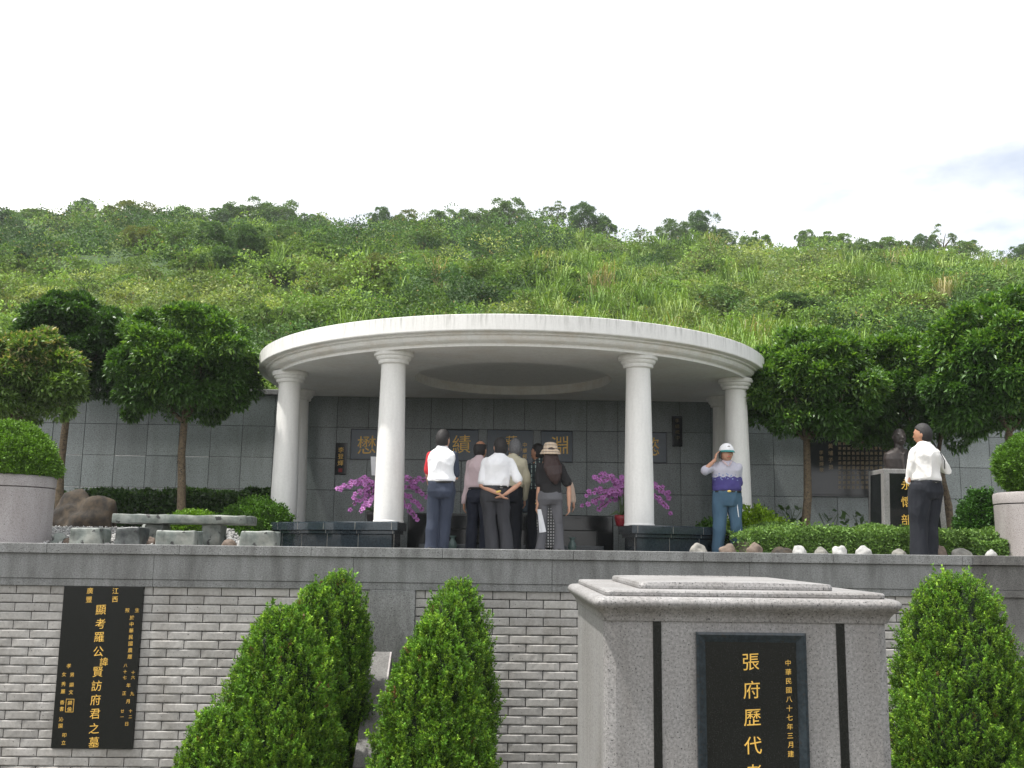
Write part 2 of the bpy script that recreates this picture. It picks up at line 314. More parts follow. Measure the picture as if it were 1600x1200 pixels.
# ------- hill
SK = [(-200, 345), (0, 340), (100, 338), (200, 340), (300, 345), (400, 338), (500, 345), (540, 362), (600, 350), (700, 352), (800, 345), (850, 358), (930, 368), (1000, 378), (1100, 382), (1200, 390), (1300, 393), (1400, 396), (1500, 402), (1600, 408), (1800, 425)]
RIDGE = 98.0
skx = np.array([(a - 775) / F for a, b in SK]); sky_ = np.array([(853 + (a - 800) * 0.0135 - b - 4) / F * 1.0 for a, b in SK])
def vnoise(x, y, s, seed=0):
    x = np.asarray(x) / s + seed * 17.3; y = np.asarray(y) / s + seed * 5.1
    xi = np.floor(x).astype(int); yi = np.floor(y).astype(int); fx = x - xi; fy = y - yi; fx = fx * fx * (3 - 2 * fx); fy = fy * fy * (3 - 2 * fy)
    h = lambda a, b: ((np.sin(a * 127.1 + b * 311.7) * 43758.5453) % 1.0)
    return (h(xi, yi) * (1 - fx) + h(xi + 1, yi) * fx) * (1 - fy) + (h(xi, yi + 1) * (1 - fx) + h(xi + 1, yi + 1) * fx) * fy
def hill_z(X, Y):
    u = X / np.maximum(Y, 20); tr = np.interp(u, skx, sky_) / math.cos(PITCH) * 0.99
    zr = EYE + tr * RIDGE; t = (Y - 23.0) / (RIDGE - 23.0); g = np.where(t < 0, 0, np.clip(t, 0, 1) ** 0.93)
    z = 2.62 + (zr - 2.62) * g; z = z - np.clip(Y - RIDGE, 0, None) * 0.35
    return z + np.clip(t * 6, 0, 1) * ((vnoise(X, Y, 9, 1) - 0.5) * 2.0 + (vnoise(X, Y, 3.5, 2) - 0.5) * 0.9)
sheet('hill', -110, 110, 19.25, 150, 0, M['hill'], 180, 140, hill_z)
# ============================================================ PAVILION
pav = empty('pavilion', (CX, CYY, 0), 'round white open pavilion with flat ring roof on six columns before the granite wall', 'pavilion')
def rel(o): return o
bm = bmesh.new()
RC, ZC = 4.22, 2.925
prof = [(RC, ZC), (RC, 2.90), (RC + .035, 2.90), (RC + .04, 2.935), (RC + .05, 2.945), (RC + .10, 2.955), (RC + .135, 2.975), (RC + .15, 3.0), (RC + .155, 3.03), (RC + .17, 3.036), (RC + .20, 3.04), (RC + .205, 3.06), (RC + .255, 3.066), (RC + .28, 3.072), (RC + .288, 3.08), (RC + .29, 3.09), (RC + .29, 3.30), (RC + .28, 3.307), (RC + .2, 3.31), (0.01, 3.33)]
SEG = 160
rings = lathe(bm, prof, SEG, cap=False)
rc = Vector((0.0, 16.84 - CYY)); rr = 1.68     # recess in the ceiling
def ring(rad, z, c=rc): return [bm.verts.new((c.x + rad * math.cos(2 * math.pi * i / SEG), c.y + rad * math.sin(2 * math.pi * i / SEG), z)) for i in range(SEG)]
r1 = ring(rr, ZC); r2 = ring(rr, ZC + 0.16); r3 = ring(rr - 0.10, ZC + 0.17); r4 = ring(0.05, ZC + 0.20)
for a, b in ((rings[0], r1), (r1, r2), (r2, r3), (r3, r4)):
    for i in range(SEG): bm.faces.new((a[i], b[i], b[(i + 1) % SEG], a[(i + 1) % SEG]))
bm.faces.new(r4)
roof = bm_obj('roof', bm, M['white'], pav); roof.data.polygons.foreach_set('use_smooth', [False] * len(roof.data.polygons))
cols = []
for ang in (-1, 1):
    cols += [(ang * 1.81, -3.52), (ang * 3.72, -1.62), (ang * 3.96, 0.42)]
zb = 0.43
colbm = bmesh.new()
cp = [(0.222, zb), (0.222, zb + .02), (0.214, zb + .03), (0.212, zb + 0.6), (0.204, 1.4), (0.188, 2.2), (0.178, 2.72), (0.178, 2.735), (0.215, 2.74), (0.222, 2.752), (0.222, 2.785), (0.236, 2.795), (0.252, 2.812), (0.258, 2.83), (0.258, 2.845), (0.285, 2.85), (0.292, 2.86), (0.292, 2.905), (0.285, 2.923)]
lathe(colbm, cp, 48)
cme = None
for i, (x, y) in enumerate(cols):
    if cme is None:
        o = bm_obj('column', colbm, M['white'], pav, True); cme = o.data
        o.data.set_sharp_from_angle(angle=R(35))
    else: o = link('column', cme, None, pav)
    o.location = (x, y, 0)
# ring bench of polished stone under the columns
def plinth(s):
    bm = bmesh.new()
    Ro, Ri = 4.46, 3.12; a0 = math.asin(1.62 / Ro); a1 = math.pi / 2 + 0.02 if s < 0 else math.pi / 2 - 0.1
    n = 30
    def sec(off, z0, z1, bevel=0.012):
        o_, i_ = Ro - off, Ri + off; rows = []
        for k in range(n + 1):
            def P(Rr):
                aa0 = math.asin((1.62 + off) / Rr); a = aa0 + (a1 - aa0) * k / n
                return (s * Rr * math.sin(a), -Rr * math.cos(a))
            rows.append([bm.verts.new((*P(o_), z)) for z in (z0, z1 - bevel)] + [bm.verts.new((*P(o_ - bevel), z1))] + [bm.verts.new((*P(i_ + bevel), z1))] + [bm.verts.new((*P(i_), z)) for z in (z1 - bevel, z0)])
        for A, B in zip(rows, rows[1:]):
            for j in range(6): bm.faces.new((A[j], A[(j + 1) % 6], B[(j + 1) % 6], B[j]))
        bm.faces.new(rows[0]); bm.faces.new(list(reversed(rows[-1])))
    sec(0, 0.315, zb); sec(0.045, 0.262, 0.3145); sec(0.085, 0.06, 0.2615); sec(0.02, 0.0, 0.0595)
    o = bm_obj('ring_bench', bm, M['bluestone'], pav)
    jb = bmesh.new()       # pale joints between the slabs of the facing
    for k in range(9):
        a = a0 + 0.02 + k * 0.135
        if a > a1: break
        for off, z0, z1 in ((0, 0.318, 0.42), (0.045, 0.265, 0.312), (0.085, 0.062, 0.26)):
            vs = box(jb, -0.003, 0.003, -0.001, 0.002, z0, z1)
            m = Matrix.Translation((s * (Ro - off) * math.sin(a), -(Ro - off) * math.cos(a), 0)) @ Matrix.Rotation(s * a, 4, 'Z')
            bmesh.ops.transform(jb, matrix=m, verts=vs)
    bm_obj('joints', jb, M['rockgrey'], o)
plinth(-1); plinth(1)
# ============================================================ BACK WALL
TY = 19.05; TS = 0.60
x00 = W(525.2, 700, TY).x; zj = W(590, 668.5, TY).z
bw = empty('granite_wall', (0, TY, 0), 'long wall of dark grey square granite tiles behind the pavilion', 'wall')
bm = bmesh.new(); box(bm, -17, 18, 0.012, 0.30, 0, zj + TS); bm_obj('wall_core', bm, M['joint'], bw)
bm = bmesh.new()
for i in range(-22, 34):
    for j in range(-4, 1):
        z0 = zj + j * TS; z1 = z0 + TS; z0 = max(z0, 0.0)
        if i < -22 or z1 - z0 < 0.05: continue
        d = random.uniform(0, 0.002)
        box(bm, x00 + i * TS + .004, x00 + (i + 1) * TS - .004, -d, 0.011, z0 + .004, z1 - .004, 0.003, 1)
bm_obj('tiles', bm, M['tile'], bw)
bm = bmesh.new(); box(bm, -17, CX - 4.45, -0.10, 0.38, zj + TS + 0.002, zj + TS + 0.10, 0.01); box(bm, CX + 4.45, 18, -0.10, 0.38, zj + TS + 0.002, zj + TS + 0.10, 0.01)
bm_obj('wall_coping', bm, M['granite_band'], bw)
# ---- panels on the wall
def panel(name, px0, px1, py0, py1, label, mat='slate', y=TY, th=0.035, items=None, gold='gold', frame=0.012):
    a = W(px0, py0, y - 0.01); b = W(px1, py1, y - 0.01); cx = (a.x + b.x) / 2
    root = empty(name, (cx, y - 0.004, b.z), label, 'plaque')
    w, h = (b.x - a.x) / 2, a.z - b.z
    bm = bmesh.new(); box(bm, -w, w, -th, 0, 0, h, 0.006); bm_obj('slab', bm, M[mat], root)
    if frame:
        bm = bmesh.new(); t = frame
        box(bm, -w - t, -w - 0.001, -th - .006, 0, -t, h + t, 0.003); box(bm, w + 0.001, w + t, -th - .006, 0, -t, h + t, 0.003)
        box(bm, -w, w, -th - .006, 0, -t, -0.001, 0.003); box(bm, -w, w, -th - .006, 0, h + 0.001, h + t, 0.003); bm_obj('frame', bm, M['black'], root)
    if items: inscription('inscription', [(c, W(x, y_, y - th).x - cx, W(x, y_, y - th).z - b.z, s * (y - th) / F) for c, x, y_, s in items], M[gold], root, -th)
    return root
panel('character_panel', 549.5, 598, 671, 718, 'dark slate square with gold character, next to the small upright plaque', items=[('懋', 573, 695, 30)])
panel('character_panel', 698, 746.5, 672, 720, 'dark slate square with gold character beside the man in white back navy sleeve shirt', items=[('績', 721, 694, 30)])
panel('character_panel', 846, 894, 674, 722, 'dark slate square with gold character above the woman in the bucket hat', items=[('淵', 874, 696, 30)])
panel('character_panel', 993, 1041, 676, 723, 'dark slate square with gold character half hidden behind a front column', items=[('懿', 1016, 698, 30)])
panel('grave_panel', 762, 831.5, 672, 800, 'tall dark slate panel with gold columns of writing in the middle of the wall', items=[('蔣', 799, 690, 19), ('公', 802, 709, 16), ('之', 802, 729, 16), ('墓', 802, 749, 16)] + [(c, 820, 695 + i * 9.3, 7.5) for i, c in enumerate('中華民國八十三年立')] + [(c, 775, 715 + i * 10, 7.5) for i, c in enumerate('子孫敬立')])
p = panel('signature_plaque', 525, 541, 692, 742, 'small upright black plaque with three gold characters and red seal', 'black', items=[('李', 533, 703, 9), ('登', 532.5, 713, 9), ('輝', 532, 723.5, 9)], frame=0)
bm = bmesh.new(); box(bm, -0.035, 0.035, -0.039, -0.0355, 0.05, 0.12); bm_obj('seal', bm, M['red'], p)
panel('signature_plaque', 1049.5, 1066, 650.5, 698, 'small upright black plaque with faded writing high beside the column pair', 'black', items=[(c, 1058 + i * .2, 657 + i * 9, 7) for i, c in enumerate('李總統中')], gold='dimgold', frame=0)
its = [(c, 1283 + i * .1, 706 + i * 7.6, 7) for i, c in enumerate('羅友倫將軍之墓')[:6]] if False else [(c, 1283 + i * .2, 707 + i * 9, 7) for i, c in enumerate('李登輝敬')] + [(c, 1297.5 + i * .2, 697 + i * 11, 8) for i, c in enumerate('黃埔子弟')]
pool = '民國年公生於軍長部中正大學校'
for ci in range(14):
    for ri in range(17): its.append((pool[(ci * 7 + ri * 5 + ri * ri) % len(pool)], 1312 + ci * 7.1, 640 + ri * 7.6, 5.2))
ep = panel('epitaph_panel', 1262, 1412, 634, 775, 'large dark stone panel of dense small writing behind the right hand tree trunk', 'black', items=its, gold='dimgold', frame=0.03)
ep['label'] = 'large dark stone panel covered in rows of small writing behind the bronze bust'
# ============================================================ ALTAR inside the pavilion
al = empty('altar', (CX, 16.8, 0), 'low black polished stone grave altar under the pavilion roof', 'altar')
bm = bmesh.new(); box(bm, -1.78, 1.78, 0.55, 1.9, 0, 0.66, 0.03, 3); bm_obj('grave_block', bm, M['black'], al)
bm = bmesh.new(); box(bm, -1.45, 1.45, 0.05, 0.548, 0, 0.40, 0.02); bm_obj('step', bm, M['black'], al)
bm = bmesh.new(); box(bm, -1.5, 1.5, -0.5, 0.048, 0, 0.14, 0.01); bm_obj('base_slab', bm, M['bluestone'], al)
bm = bmesh.new(); box(bm, -0.75, 0.1, -0.35, 0.0, 0.1405, 0.36, 0.02); bm_obj('offering_table', bm, M['black'], al)
bm = bmesh.new(); lathe(bm, [(0.05, 0), (0.055, .01), (0.04, .03), (0.062, .09), (0.066, .13), (0.055, .17), (0.035, .20), (0.033, .23), (0.058, .255), (0.055, .26)], 24)
vase = bm_obj('vase', bm, M['celadon'], None, True, W(707, 865, 15.2)); vase.location.z = 0.0; vase.scale = (1, 1, 1.0)
tag(vase, 'small celadon vase on the floor beside the navy trousered man', 'vase', 'pair of celadon vases')
v2 = vase.copy(); C.objects.link(v2); v2.location = (W(894, 865, 15.2).x, 15.2, 0); v2['label'] = 'small celadon vase on the floor near the woman in grey trousers'
# ============================================================ ORCHIDS
PET = flat('orchid petal', (0.40, 0.14, 0.40), 0.5, 0.4, 25); PET2 = flat('orchid lip', (0.22, 0.01, 0.10), 0.5)
def orchid(px, Y, pot_mat, label, sprays):
    base = W(px, 815, Y); base.z = zb
    root = empty('orchid_arrangement', base, label, 'flowers', 'potted orchids on the ring bench')
    bm = bmesh.new(); lathe(bm, [(0.07, 0), (0.10, .02), (0.12, .12), (0.125, .17), (0.11, .175), (0.10, .15)], 20)
    for v in bm.verts: v.co += Vector((noise.noise(v.co * 30), noise.noise(v.co * 30 + Vector((5, 0, 0))), 0)) * 0.012
    bm_obj('pot', bm, M[pot_mat], root, True)
    for sx, sz, tx, tz in sprays:     # apex and tip in photo pixels
        A = W(sx, sz, Y + random.uniform(-.15, .15)) - base; T = W(tx, tz, Y + random.uniform(-.3, .3)) - base; S = Vector((random.uniform(-.04, .04), random.uniform(-.03, .03), 0.14))
        P = []
        for k in range(25):
            t = k / 24
            c1 = S + Vector((A.x * .1, 0, A.z * .9)); P.append((1 - t) ** 3 * S + 3 * (1 - t) ** 2 * t * c1 + 3 * (1 - t) * t * t * (A + Vector((0, 0, 0.06))) + t ** 3 * T)
        b2 = B3(); b2.tube(P, [0.006] * 25, seg=6); st = b2.obj('stem', M['stem'], root)
        vs, fs, pi = [], [], []
        for k in range(9, 25):
            c = P[k] + Vector((random.uniform(-.025, .025), random.uniform(-.03, .03), random.uniform(-.045, .02)))
            nrm = (Vector((random.uniform(-.5, .5), -1, random.uniform(-.35, .5)))).normalized(); rx = nrm.orthogonal().normalized(); ry = nrm.cross(rx)
            a0 = random.random() * 6; s = random.uniform(.036, .05)
            for q in range(5):
                a = a0 + q * 1.2566; d = rx * math.cos(a) + ry * math.sin(a); e = nrm.cross(d); i = len(vs); wq = .62 if q % 2 else .42
                vs += [c, c + d * s * .55 + e * s * wq - nrm * .004, c + d * s * 1.05 + nrm * .006, c + d * s * .55 - e * s * wq - nrm * .004]; fs.append((i, i + 1, i + 2, i + 3)); pi.append(0)
            i = len(vs); vs += [c + nrm * .012 + rx * .010, c + nrm * .012 + ry * .010, c + nrm * .012 - rx * .010, c + nrm * .012 - ry * .010]; fs.append((i, i + 1, i + 2, i + 3)); pi.append(1)
        me = bpy.data.meshes.new('flower_spray'); me.from_pydata([tuple(v) for v in vs], [], fs); me.materials.append(PET); me.materials.append(PET2); me.polygons.foreach_set('material_index', pi); me.update()
        link('flower_spray', me, None, st)
    b2 = B3()
    for k in range(7):
        a = k * .9; b2.tube([Vector((0, 0, .14)), Vector((math.cos(a) * .10, math.sin(a) * .10, .22)), Vector((math.cos(a) * .22, math.sin(a) * .22, .17))], [.012, .03, .006], seg=8, flat=.25)
    b2.obj('leaves', M['stem'], root)
# ============================================================ closed body pieces, joined into one skin by voxel remeshing
class B3:
    def __init__(s): s.bm = bmesh.new()
    def tube(s, pts, rad, seg=14, flat=1.0, ref=None):
        pts = [Vector(p) for p in pts]; n = len(pts)
        P, Rr = [], []
        d0 = (pts[0] - pts[1]).normalized(); d1 = (pts[-1] - pts[-2]).normalized()
        for t in (0.98, 0.8, 0.45): P.append(pts[0] + d0 * rad[0] * t * (flat if flat < 1 else 1)); Rr.append(rad[0] * math.sqrt(1 - t * t))
        P += pts; Rr += list(rad)
        for t in (0.45, 0.8, 0.98): P.append(pts[-1] + d1 * rad[-1] * t * (flat if flat < 1 else 1)); Rr.append(rad[-1] * math.sqrt(1 - t * t))
        prev = None; rings = []
        for i, p in enumerate(P):
            d = (P[min(i + 1, len(P) - 1)] - P[max(i - 1, 0)]).normalized()
            if prev is None: a = (Vector(ref) if ref is not None else d.orthogonal()); a = (a - d * a.dot(d)).normalized()
            else: a = (prev - d * prev.dot(d)).normalized()
            prev = a; b = d.cross(a)
            rings.append([s.bm.verts.new(p + (a * math.cos(k * 2 * math.pi / seg) + b * math.sin(k * 2 * math.pi / seg) * flat) * Rr[i]) for k in range(seg)])
        for A, Bq in zip(rings, rings[1:]):
            for k in range(seg): s.bm.faces.new((A[k], A[(k + 1) % seg], Bq[(k + 1) % seg], Bq[k]))
        s.bm.faces.new(list(reversed(rings[0]))); s.bm.faces.new(rings[-1])
    def ell(s, c, r, rot=None, seg=20):
        q = bmesh.ops.create_uvsphere(s.bm, u_segments=seg, v_segments=seg // 2 + 2, radius=1)['verts']
        m = Matrix.Translation(Vector(c)) @ ((rot if rot is not None else Matrix.Identity(3)).to_4x4()) @ Matrix.Diagonal((*r, 1)); bmesh.ops.transform(s.bm, matrix=m, verts=q)
    def loft(s, secs, rz=0, seg=24, c=(0, 0)):
        rings = []; cz, sz_ = math.cos(rz), math.sin(rz)
        for x, y, z, rx, ry in secs:
            rg = []
            for k in range(seg):
                a = k * 2 * math.pi / seg; u = x + rx * math.copysign(abs(math.cos(a)) ** .85, math.cos(a)); v = y + ry * math.copysign(abs(math.sin(a)) ** .85, math.sin(a))
                rg.append(s.bm.verts.new((c[0] + u * cz - v * sz_, c[1] + u * sz_ + v * cz, z)))
            rings.append(rg)
        for A, Bq in zip(rings, rings[1:]):
            for k in range(seg): s.bm.faces.new((A[k], A[(k + 1) % seg], Bq[(k + 1) % seg], Bq[k]))
        s.bm.faces.new(list(reversed(rings[0]))); s.bm.faces.new(rings[-1])
    def obj(s, name, mat, parent, smooth=True): return bm_obj(name, s.bm, mat, parent, smooth)
    def skin(s, name, mat, parent, voxel=0.012, wrinkle=0.0, wscale=9.0, it=3, seed=0.0, wst=(1, 1, 1)):
        bmesh.ops.recalc_face_normals(s.bm, faces=s.bm.faces)
        me = bpy.data.meshes.new('tmp'); s.bm.to_mesh(me); s.bm.free(); o = bpy.data.objects.new('tmp', me); C.objects.link(o)
        md = o.modifiers.new('r', 'REMESH'); md.mode = 'VOXEL'; md.voxel_size = voxel; md.use_smooth_shade = True
        if it: ms = o.modifiers.new('s', 'SMOOTH'); ms.iterations = it; ms.factor = 0.5
        bpy.context.view_layer.update()
        m2 = bpy.data.meshes.new_from_object(o.evaluated_get(bpy.context.evaluated_depsgraph_get())); bpy.data.objects.remove(o); bpy.data.meshes.remove(me); m2.name = name
        if wrinkle:
            n = len(m2.vertices); co = np.empty(n * 3, dtype=np.float32); m2.vertices.foreach_get('co', co); co = co.reshape(-1, 3); nr = np.empty(n * 3, dtype=np.float32); m2.vertices.foreach_get('normal', nr); nr = nr.reshape(-1, 3)
            off = Vector((seed, seed * 2.3, 0)); amp = np.array([abs(noise.noise(Vector((c[0] * wscale * wst[0], c[1] * wscale * wst[1], c[2] * wscale * wst[2])) + off)) for c in co])
            co += nr * ((0.3 - amp) * wrinkle)[:, None]; m2.vertices.foreach_set('co', co.ravel())
        m2.materials.clear()
        return link(name, m2, mat, parent, None, True)
orchid(585, 15.15, 'potdark', 'potted magenta orchids behind the front column near the small upright plaque', [(560, 752, 527, 765), (575, 745, 548, 760), (590, 750, 552, 775), (600, 760, 545, 792), (600, 772, 562, 800), (605, 748, 575, 785), (615, 755, 585, 800), (640, 738, 650, 760), (645, 760, 668, 775), (640, 752, 672, 750), (635, 770, 660, 795), (640, 785, 650, 812), (620, 745, 640, 800), (575, 765, 570, 790)])
orchid(973, 15.2, 'potred', 'potted magenta orchids in red foil beside the front column near the capped man', [(955, 745, 927, 745), (965, 748, 935, 750), (975, 745, 970, 755), (950, 765, 915, 770), (960, 768, 928, 785), (970, 762, 912, 790), (985, 765, 935, 795), (1000, 760, 990, 775), (1020, 750, 1047, 775), (1022, 765, 1046, 798), (1010, 752, 1035, 765), (975, 765, 965, 775)])
pw = W(589, 743, 15.4); bm = bmesh.new(); box(bm, -0.08, 0.08, -0.003, 0.003, 0, 0.29)
for v in bm.verts: v.co.y += v.co.x * 0.3; v.co.x += v.co.z * -0.08
ribbon = bm_obj('message_card', bm, M['paper'], None, False, pw); tag(ribbon, 'white card with small black writing stuck among the orchids', 'card')
inscription('inscription', [(c, 0.02 - (i * .29 / 6) * 0.08, 0.25 - i * 0.045, 0.032) for i, c in enumerate('恭請英靈')], M['plastic'], ribbon, -0.004, thick=.1)
# ============================================================ TERRACE WALL
tw = empty('terrace_wall', (0, YW, -3.4), 'long retaining wall of pale split brick with granite coping below the terrace', 'wall')
Z0 = 3.4
def zpx(x, y, Y): return W(x, y, Y).z
ztop = zpx(690, 857, YW); zcap = ztop - 0.115; zfr = zcap - 0.29; zband = zfr - 0.085
xr = W(1518, 880, YW).x
def tbox(name, mat, *bx, bevel=0.006, parent=tw):
    bm = bmesh.new()
    for q in bx: box(bm, q[0], q[1], q[2], q[3], q[4] + Z0, q[5] + Z0, bevel)
    return bm_obj(name, bm, M[mat], parent)
seg = []; x = -13.0
while x < xr - 1e-6:
    x2 = min(x + 1.55, xr); seg.append((x, x2 - .003, -0.035, 0.45, zcap + .001, ztop)); x = x2
tbox('coping', 'granite_band', *seg)
seg = []; x = -13.4
while x < xr - 1e-6:
    x2 = min(x + 2.35, xr); seg.append((x, x2 - .003, 0.0, 0.449, zfr + .001, zcap)); seg.append((x, x2 - .003, 0.012, 0.449, zband, zfr - .002)); x = x2
tbox('frieze', 'granite_band', *seg, bevel=0.004)
tbox('core', 'mortar', (-13, xr, 0.085, 0.44, -3.4, zband - .001))
xp0, xp1 = W(576, 960, YW).x, W(648, 960, YW).x
zp = zpx(600, 1018, YW)
tbox('pilaster', 'granite_band', (xp0, xp1, 0.006, 0.084, -3.4, zband - .0015))
xe = W(1548, 1000, YW).x
tbox('end_pier', 'granite_dirty', (xr + .001, 15, -0.02, 0.46, zcap + .001 + .004, ztop + .002), (xr + .001, 15, 0.03, 0.46, zfr, zcap + .002), (xr + .001, 15, 0.02, 0.46, zband, zfr - .002), (xe, 15, 0.06, 0.46, -3.4, zband - .002))
bm = bmesh.new(); BH, BW_ = 0.1015, 0.40; g = 0.0105
pl = [W(100, 912, YW).x, W(224, 912, YW).x, W(100, 912, YW).z, W(100, 1170, YW).z]
row = 0; z1 = zband - 0.004
while z1 > -3.35:
    z0 = z1 - BH + g
    off = 0 if row % 2 else BW_ / 2; x = -13 + off
    hgt = z1 - z0
    while x < xr + 0.6:
        for xa, xb in ((x + g / 2, x + BW_ - g / 2),):
            for lo, hi in ((-13, xp0 - .004), (xp1 + .004, min(xe, xr + .6))):
                a, b = max(xa, lo), min(xb, hi)
                if b - a < 0.03: continue
                if a < pl[1] and b > pl[0] and z0 > pl[3] - 0.05: # stop at the plaque
                    if a < pl[0] - .03: b = min(b, pl[0] - .004)
                    elif b > pl[1] + .03: a = max(a, pl[1] + .004)
                    else: continue
                if b - a < 0.03: continue
                yb = 0.085; nx = max(2, int((b - a) / 0.06)); d0 = random.uniform(0.0, .003)
                gv = [[None] * 4 for _ in range(nx + 1)]
                for i in range(nx + 1):
                    for j in range(4):
                        edge = i in (0, nx) or j in (0, 3)
                        gv[i][j] = bm.verts.new((a + (b - a) * i / nx, (0.044 if edge else 0.038 + random.uniform(-.0014, .0014)) + d0, Z0 + z0 + hgt * (0, .13, .87, 1)[j]))
                for i in range(nx):
                    for j in range(3): bm.faces.new((gv[i][j], gv[i + 1][j], gv[i + 1][j + 1], gv[i][j + 1]))
                bk = [bm.verts.new((xx, yb, zz + Z0)) for xx, zz in ((a, z0), (b, z0), (b, z1), (a, z1))]
                bm.faces.new([gv[i][0] for i in range(nx, -1, -1)] + [bk[0], bk[1]]); bm.faces.new([gv[i][3] for i in range(nx + 1)] + [bk[2], bk[3]])
                bm.faces.new([gv[0][j] for j in range(4)] + [bk[3], bk[0]]); bm.faces.new([gv[nx][j] for j in range(3, -1, -1)] + [bk[1], bk[2]])
        x += BW_
    z1 -= BH; row += 1
bm_obj('brick_facing', bm, M['brick'], tw)
# sloping stringer wall between the cypresses
st = empty('stringer_wall', (W(594, 1018, YW).x, YW, -3.4), 'sloping weathered granite kerb wall running down between the clipped cypresses', 'wall')
zt1 = zp + 3.4; zt2 = W(562, 1200, 10.7).z + 3.4; sl = (zt1 - zt2) / (YW - 10.7)
def slope_box(name, mat, x0, x1, top_off, bot, y0=-2.6, y1=0.0, yj=None):
    bm = bmesh.new(); vs = box(bm, x0, x1, y0, y1, 0, 1)
    for v in vs: v.co.z = (zt1 + v.co.y * sl + top_off) if v.co.z > .5 else (zt1 + v.co.y * sl + bot if bot is not None else 0.0)
    return bm_obj(name, bm, M[mat], st)
y = 0.0
for k in range(4): slope_box('cap_slab', 'granite_dirty', -0.10, 0.115, 0, -0.085, y - 0.645, y - 0.003); y -= 0.65
slope_box('side_wall', 'granite', -0.075, 0.095, -0.087, None, -2.6, 0.0)
slope_box('edge_strip', 'granite_pink', 0.1155, 0.135, -0.002, -0.10)
# ---- family plaque on the brick wall
x0, x1 = pl[0], pl[1]; z0 = pl[3]; z1 = zband - .003
fp = empty('memorial_plaque', ((x0 + x1) / 2, YW, z0), 'tall black grave plaque with gold writing set into the pale brick wall', 'plaque')
bm = bmesh.new(); box(bm, -(x1 - x0) / 2, (x1 - x0) / 2, 0.01, 0.0845, 0, z1 - z0, .004); bm_obj('slab', bm, M['black'], fp)
def cr(items, sx=3.87, ox=60, oy=890):
    out = []
    for c, a, b, s in items:
        w = W(ox + a / sx, oy + b / sx, YW + .01); out.append((c, w.x - fp.location.x, w.z - z0, s / sx * YW / F))
    return out
txt = [('廣', 312, 128, 38), ('豐', 306, 180, 38), ('江', 466, 129, 38), ('西', 463, 180, 36)]
for c, a, b in zip('顯考羅公諱賢訪府君之墓', (378, 375, 368, 363, 396, 360, 352, 346, 342, 337, 336), (243, 327, 408, 495, 557, 618, 702, 787, 872, 960, 1043)): txt.append((c, a, b, 62 if c != '諱' else 50))
txt += [('生', 597, 245, 26), ('歿', 538, 246, 26)]
for i, c in enumerate('於中華民國農曆'): txt.append((c, 566 - i * 2.2, 290 + i * 39.5, 27))
txt += [('八', 527, 580, 22), ('十', 524, 617, 22), ('七', 522, 652, 22), ('十', 573, 622, 22), ('六', 572, 652, 22), ('年', 545, 700, 25), ('正', 519, 748, 24), ('九', 567, 750, 24), ('月', 541, 797, 26), ('廿', 508, 856, 20), ('一', 506, 890, 20), ('十', 557, 855, 20), ('二', 556, 890, 20), ('日', 534, 933, 24)]
txt += [('孝', 184, 582, 27), ('女', 155, 633, 26), ('男', 203, 636, 26), ('秀', 152, 692, 26), ('麗', 149, 737, 26), ('顯', 201, 697, 26), ('文', 197, 741, 26), ('香', 144, 803, 26), ('書', 141, 842, 26), ('顯', 191, 806, 26), ('倫', 188, 843, 26), ('沁', 137, 905, 26), ('園', 134, 945, 26), ('叩', 157, 1002, 26), ('立', 152, 1046, 26)]
inscription('inscription', cr(txt), M['gold'], fp, 0.01, thick=.3)
bm = bmesh.new()
a = cr([('a', 168, 784, 1), ('a', 211, 862, 1)]); ax, az, bx_, bz_ = a[0][1], a[0][2], a[1][1], a[1][2]
for q in ((ax, bx_, az, az + .004), (ax, bx_, bz_, bz_ + .004), (ax, ax + .004, bz_, az), (bx_ - .004, bx_, bz_, az)): box(bm, q[0], q[1], .006, .0098, q[2], q[3])
bm_obj('name_frame', bm, M['gold'], fp)
# ============================================================ FOREGROUND TOMB MARKER
PY = 5.0; s = PY / F
def PX(x): return (x - 775) * s
tx0, tx1 = W(945, 1080, PY).x, W(1394, 1080, PY).x; tc_ = (tx0 + tx1) / 2; hw = (tx1 - tx0) / 2; DEP = 1.62
zc0 = W(1180, 972, PY).z; zc1 = W(1180, 949, PY).z       # bottom and top of the cap roll
tm = empty('tomb_marker', (tc_, PY, -3.4), 'grey granite tomb pillar in front with black inscribed plaque and stepped cap', 'tomb marker')
bm = bmesh.new(); vs = box(bm, -hw, hw, 0, DEP, 0, zc0 + 3.4 - .001)
eds = [e for e in bm.edges if abs(e.verts[0].co.z - e.verts[1].co.z) > .5]
bmesh.ops.bevel(bm, geom=eds, offset=0.055, segments=2, affect='EDGES', profile=0.5)
bm_obj('body', bm, M['granite'], tm)
bm = bmesh.new()
def rrect(w, d, z, r=0.05, n=5, dy=0.0):
    out = []
    for cx, cy, a0 in ((w - r, d - r, 0), (-w + r, d - r, 90), (-w + r, -d + r, 180), (w - r, -d + r, 270)):
        for k in range(n): a = R(a0 + 90 * k / (n - 1)); out.append(bm.verts.new((cx + r * math.cos(a), DEP / 2 + dy + cy + r * math.sin(a), z)))
    return out
def stack(levels, r=0.05, dome=0.0):
    rs = [rrect(hw + o, DEP / 2 + o, z, max(.012, r + min(0, 0))) for o, z in levels]
    for A, Bq in zip(rs, rs[1:]):
        for k in range(len(A)): bm.faces.new((A[k], A[(k + 1) % len(A)], Bq[(k + 1) % len(A)], Bq[k]))
    bm.faces.new(list(reversed(rs[0]))); bm.faces.new(rs[-1]); return rs
b0, b1 = zc0 + 3.4, zc1 + 3.4
bh = (b1 - b0 + .047) / .125
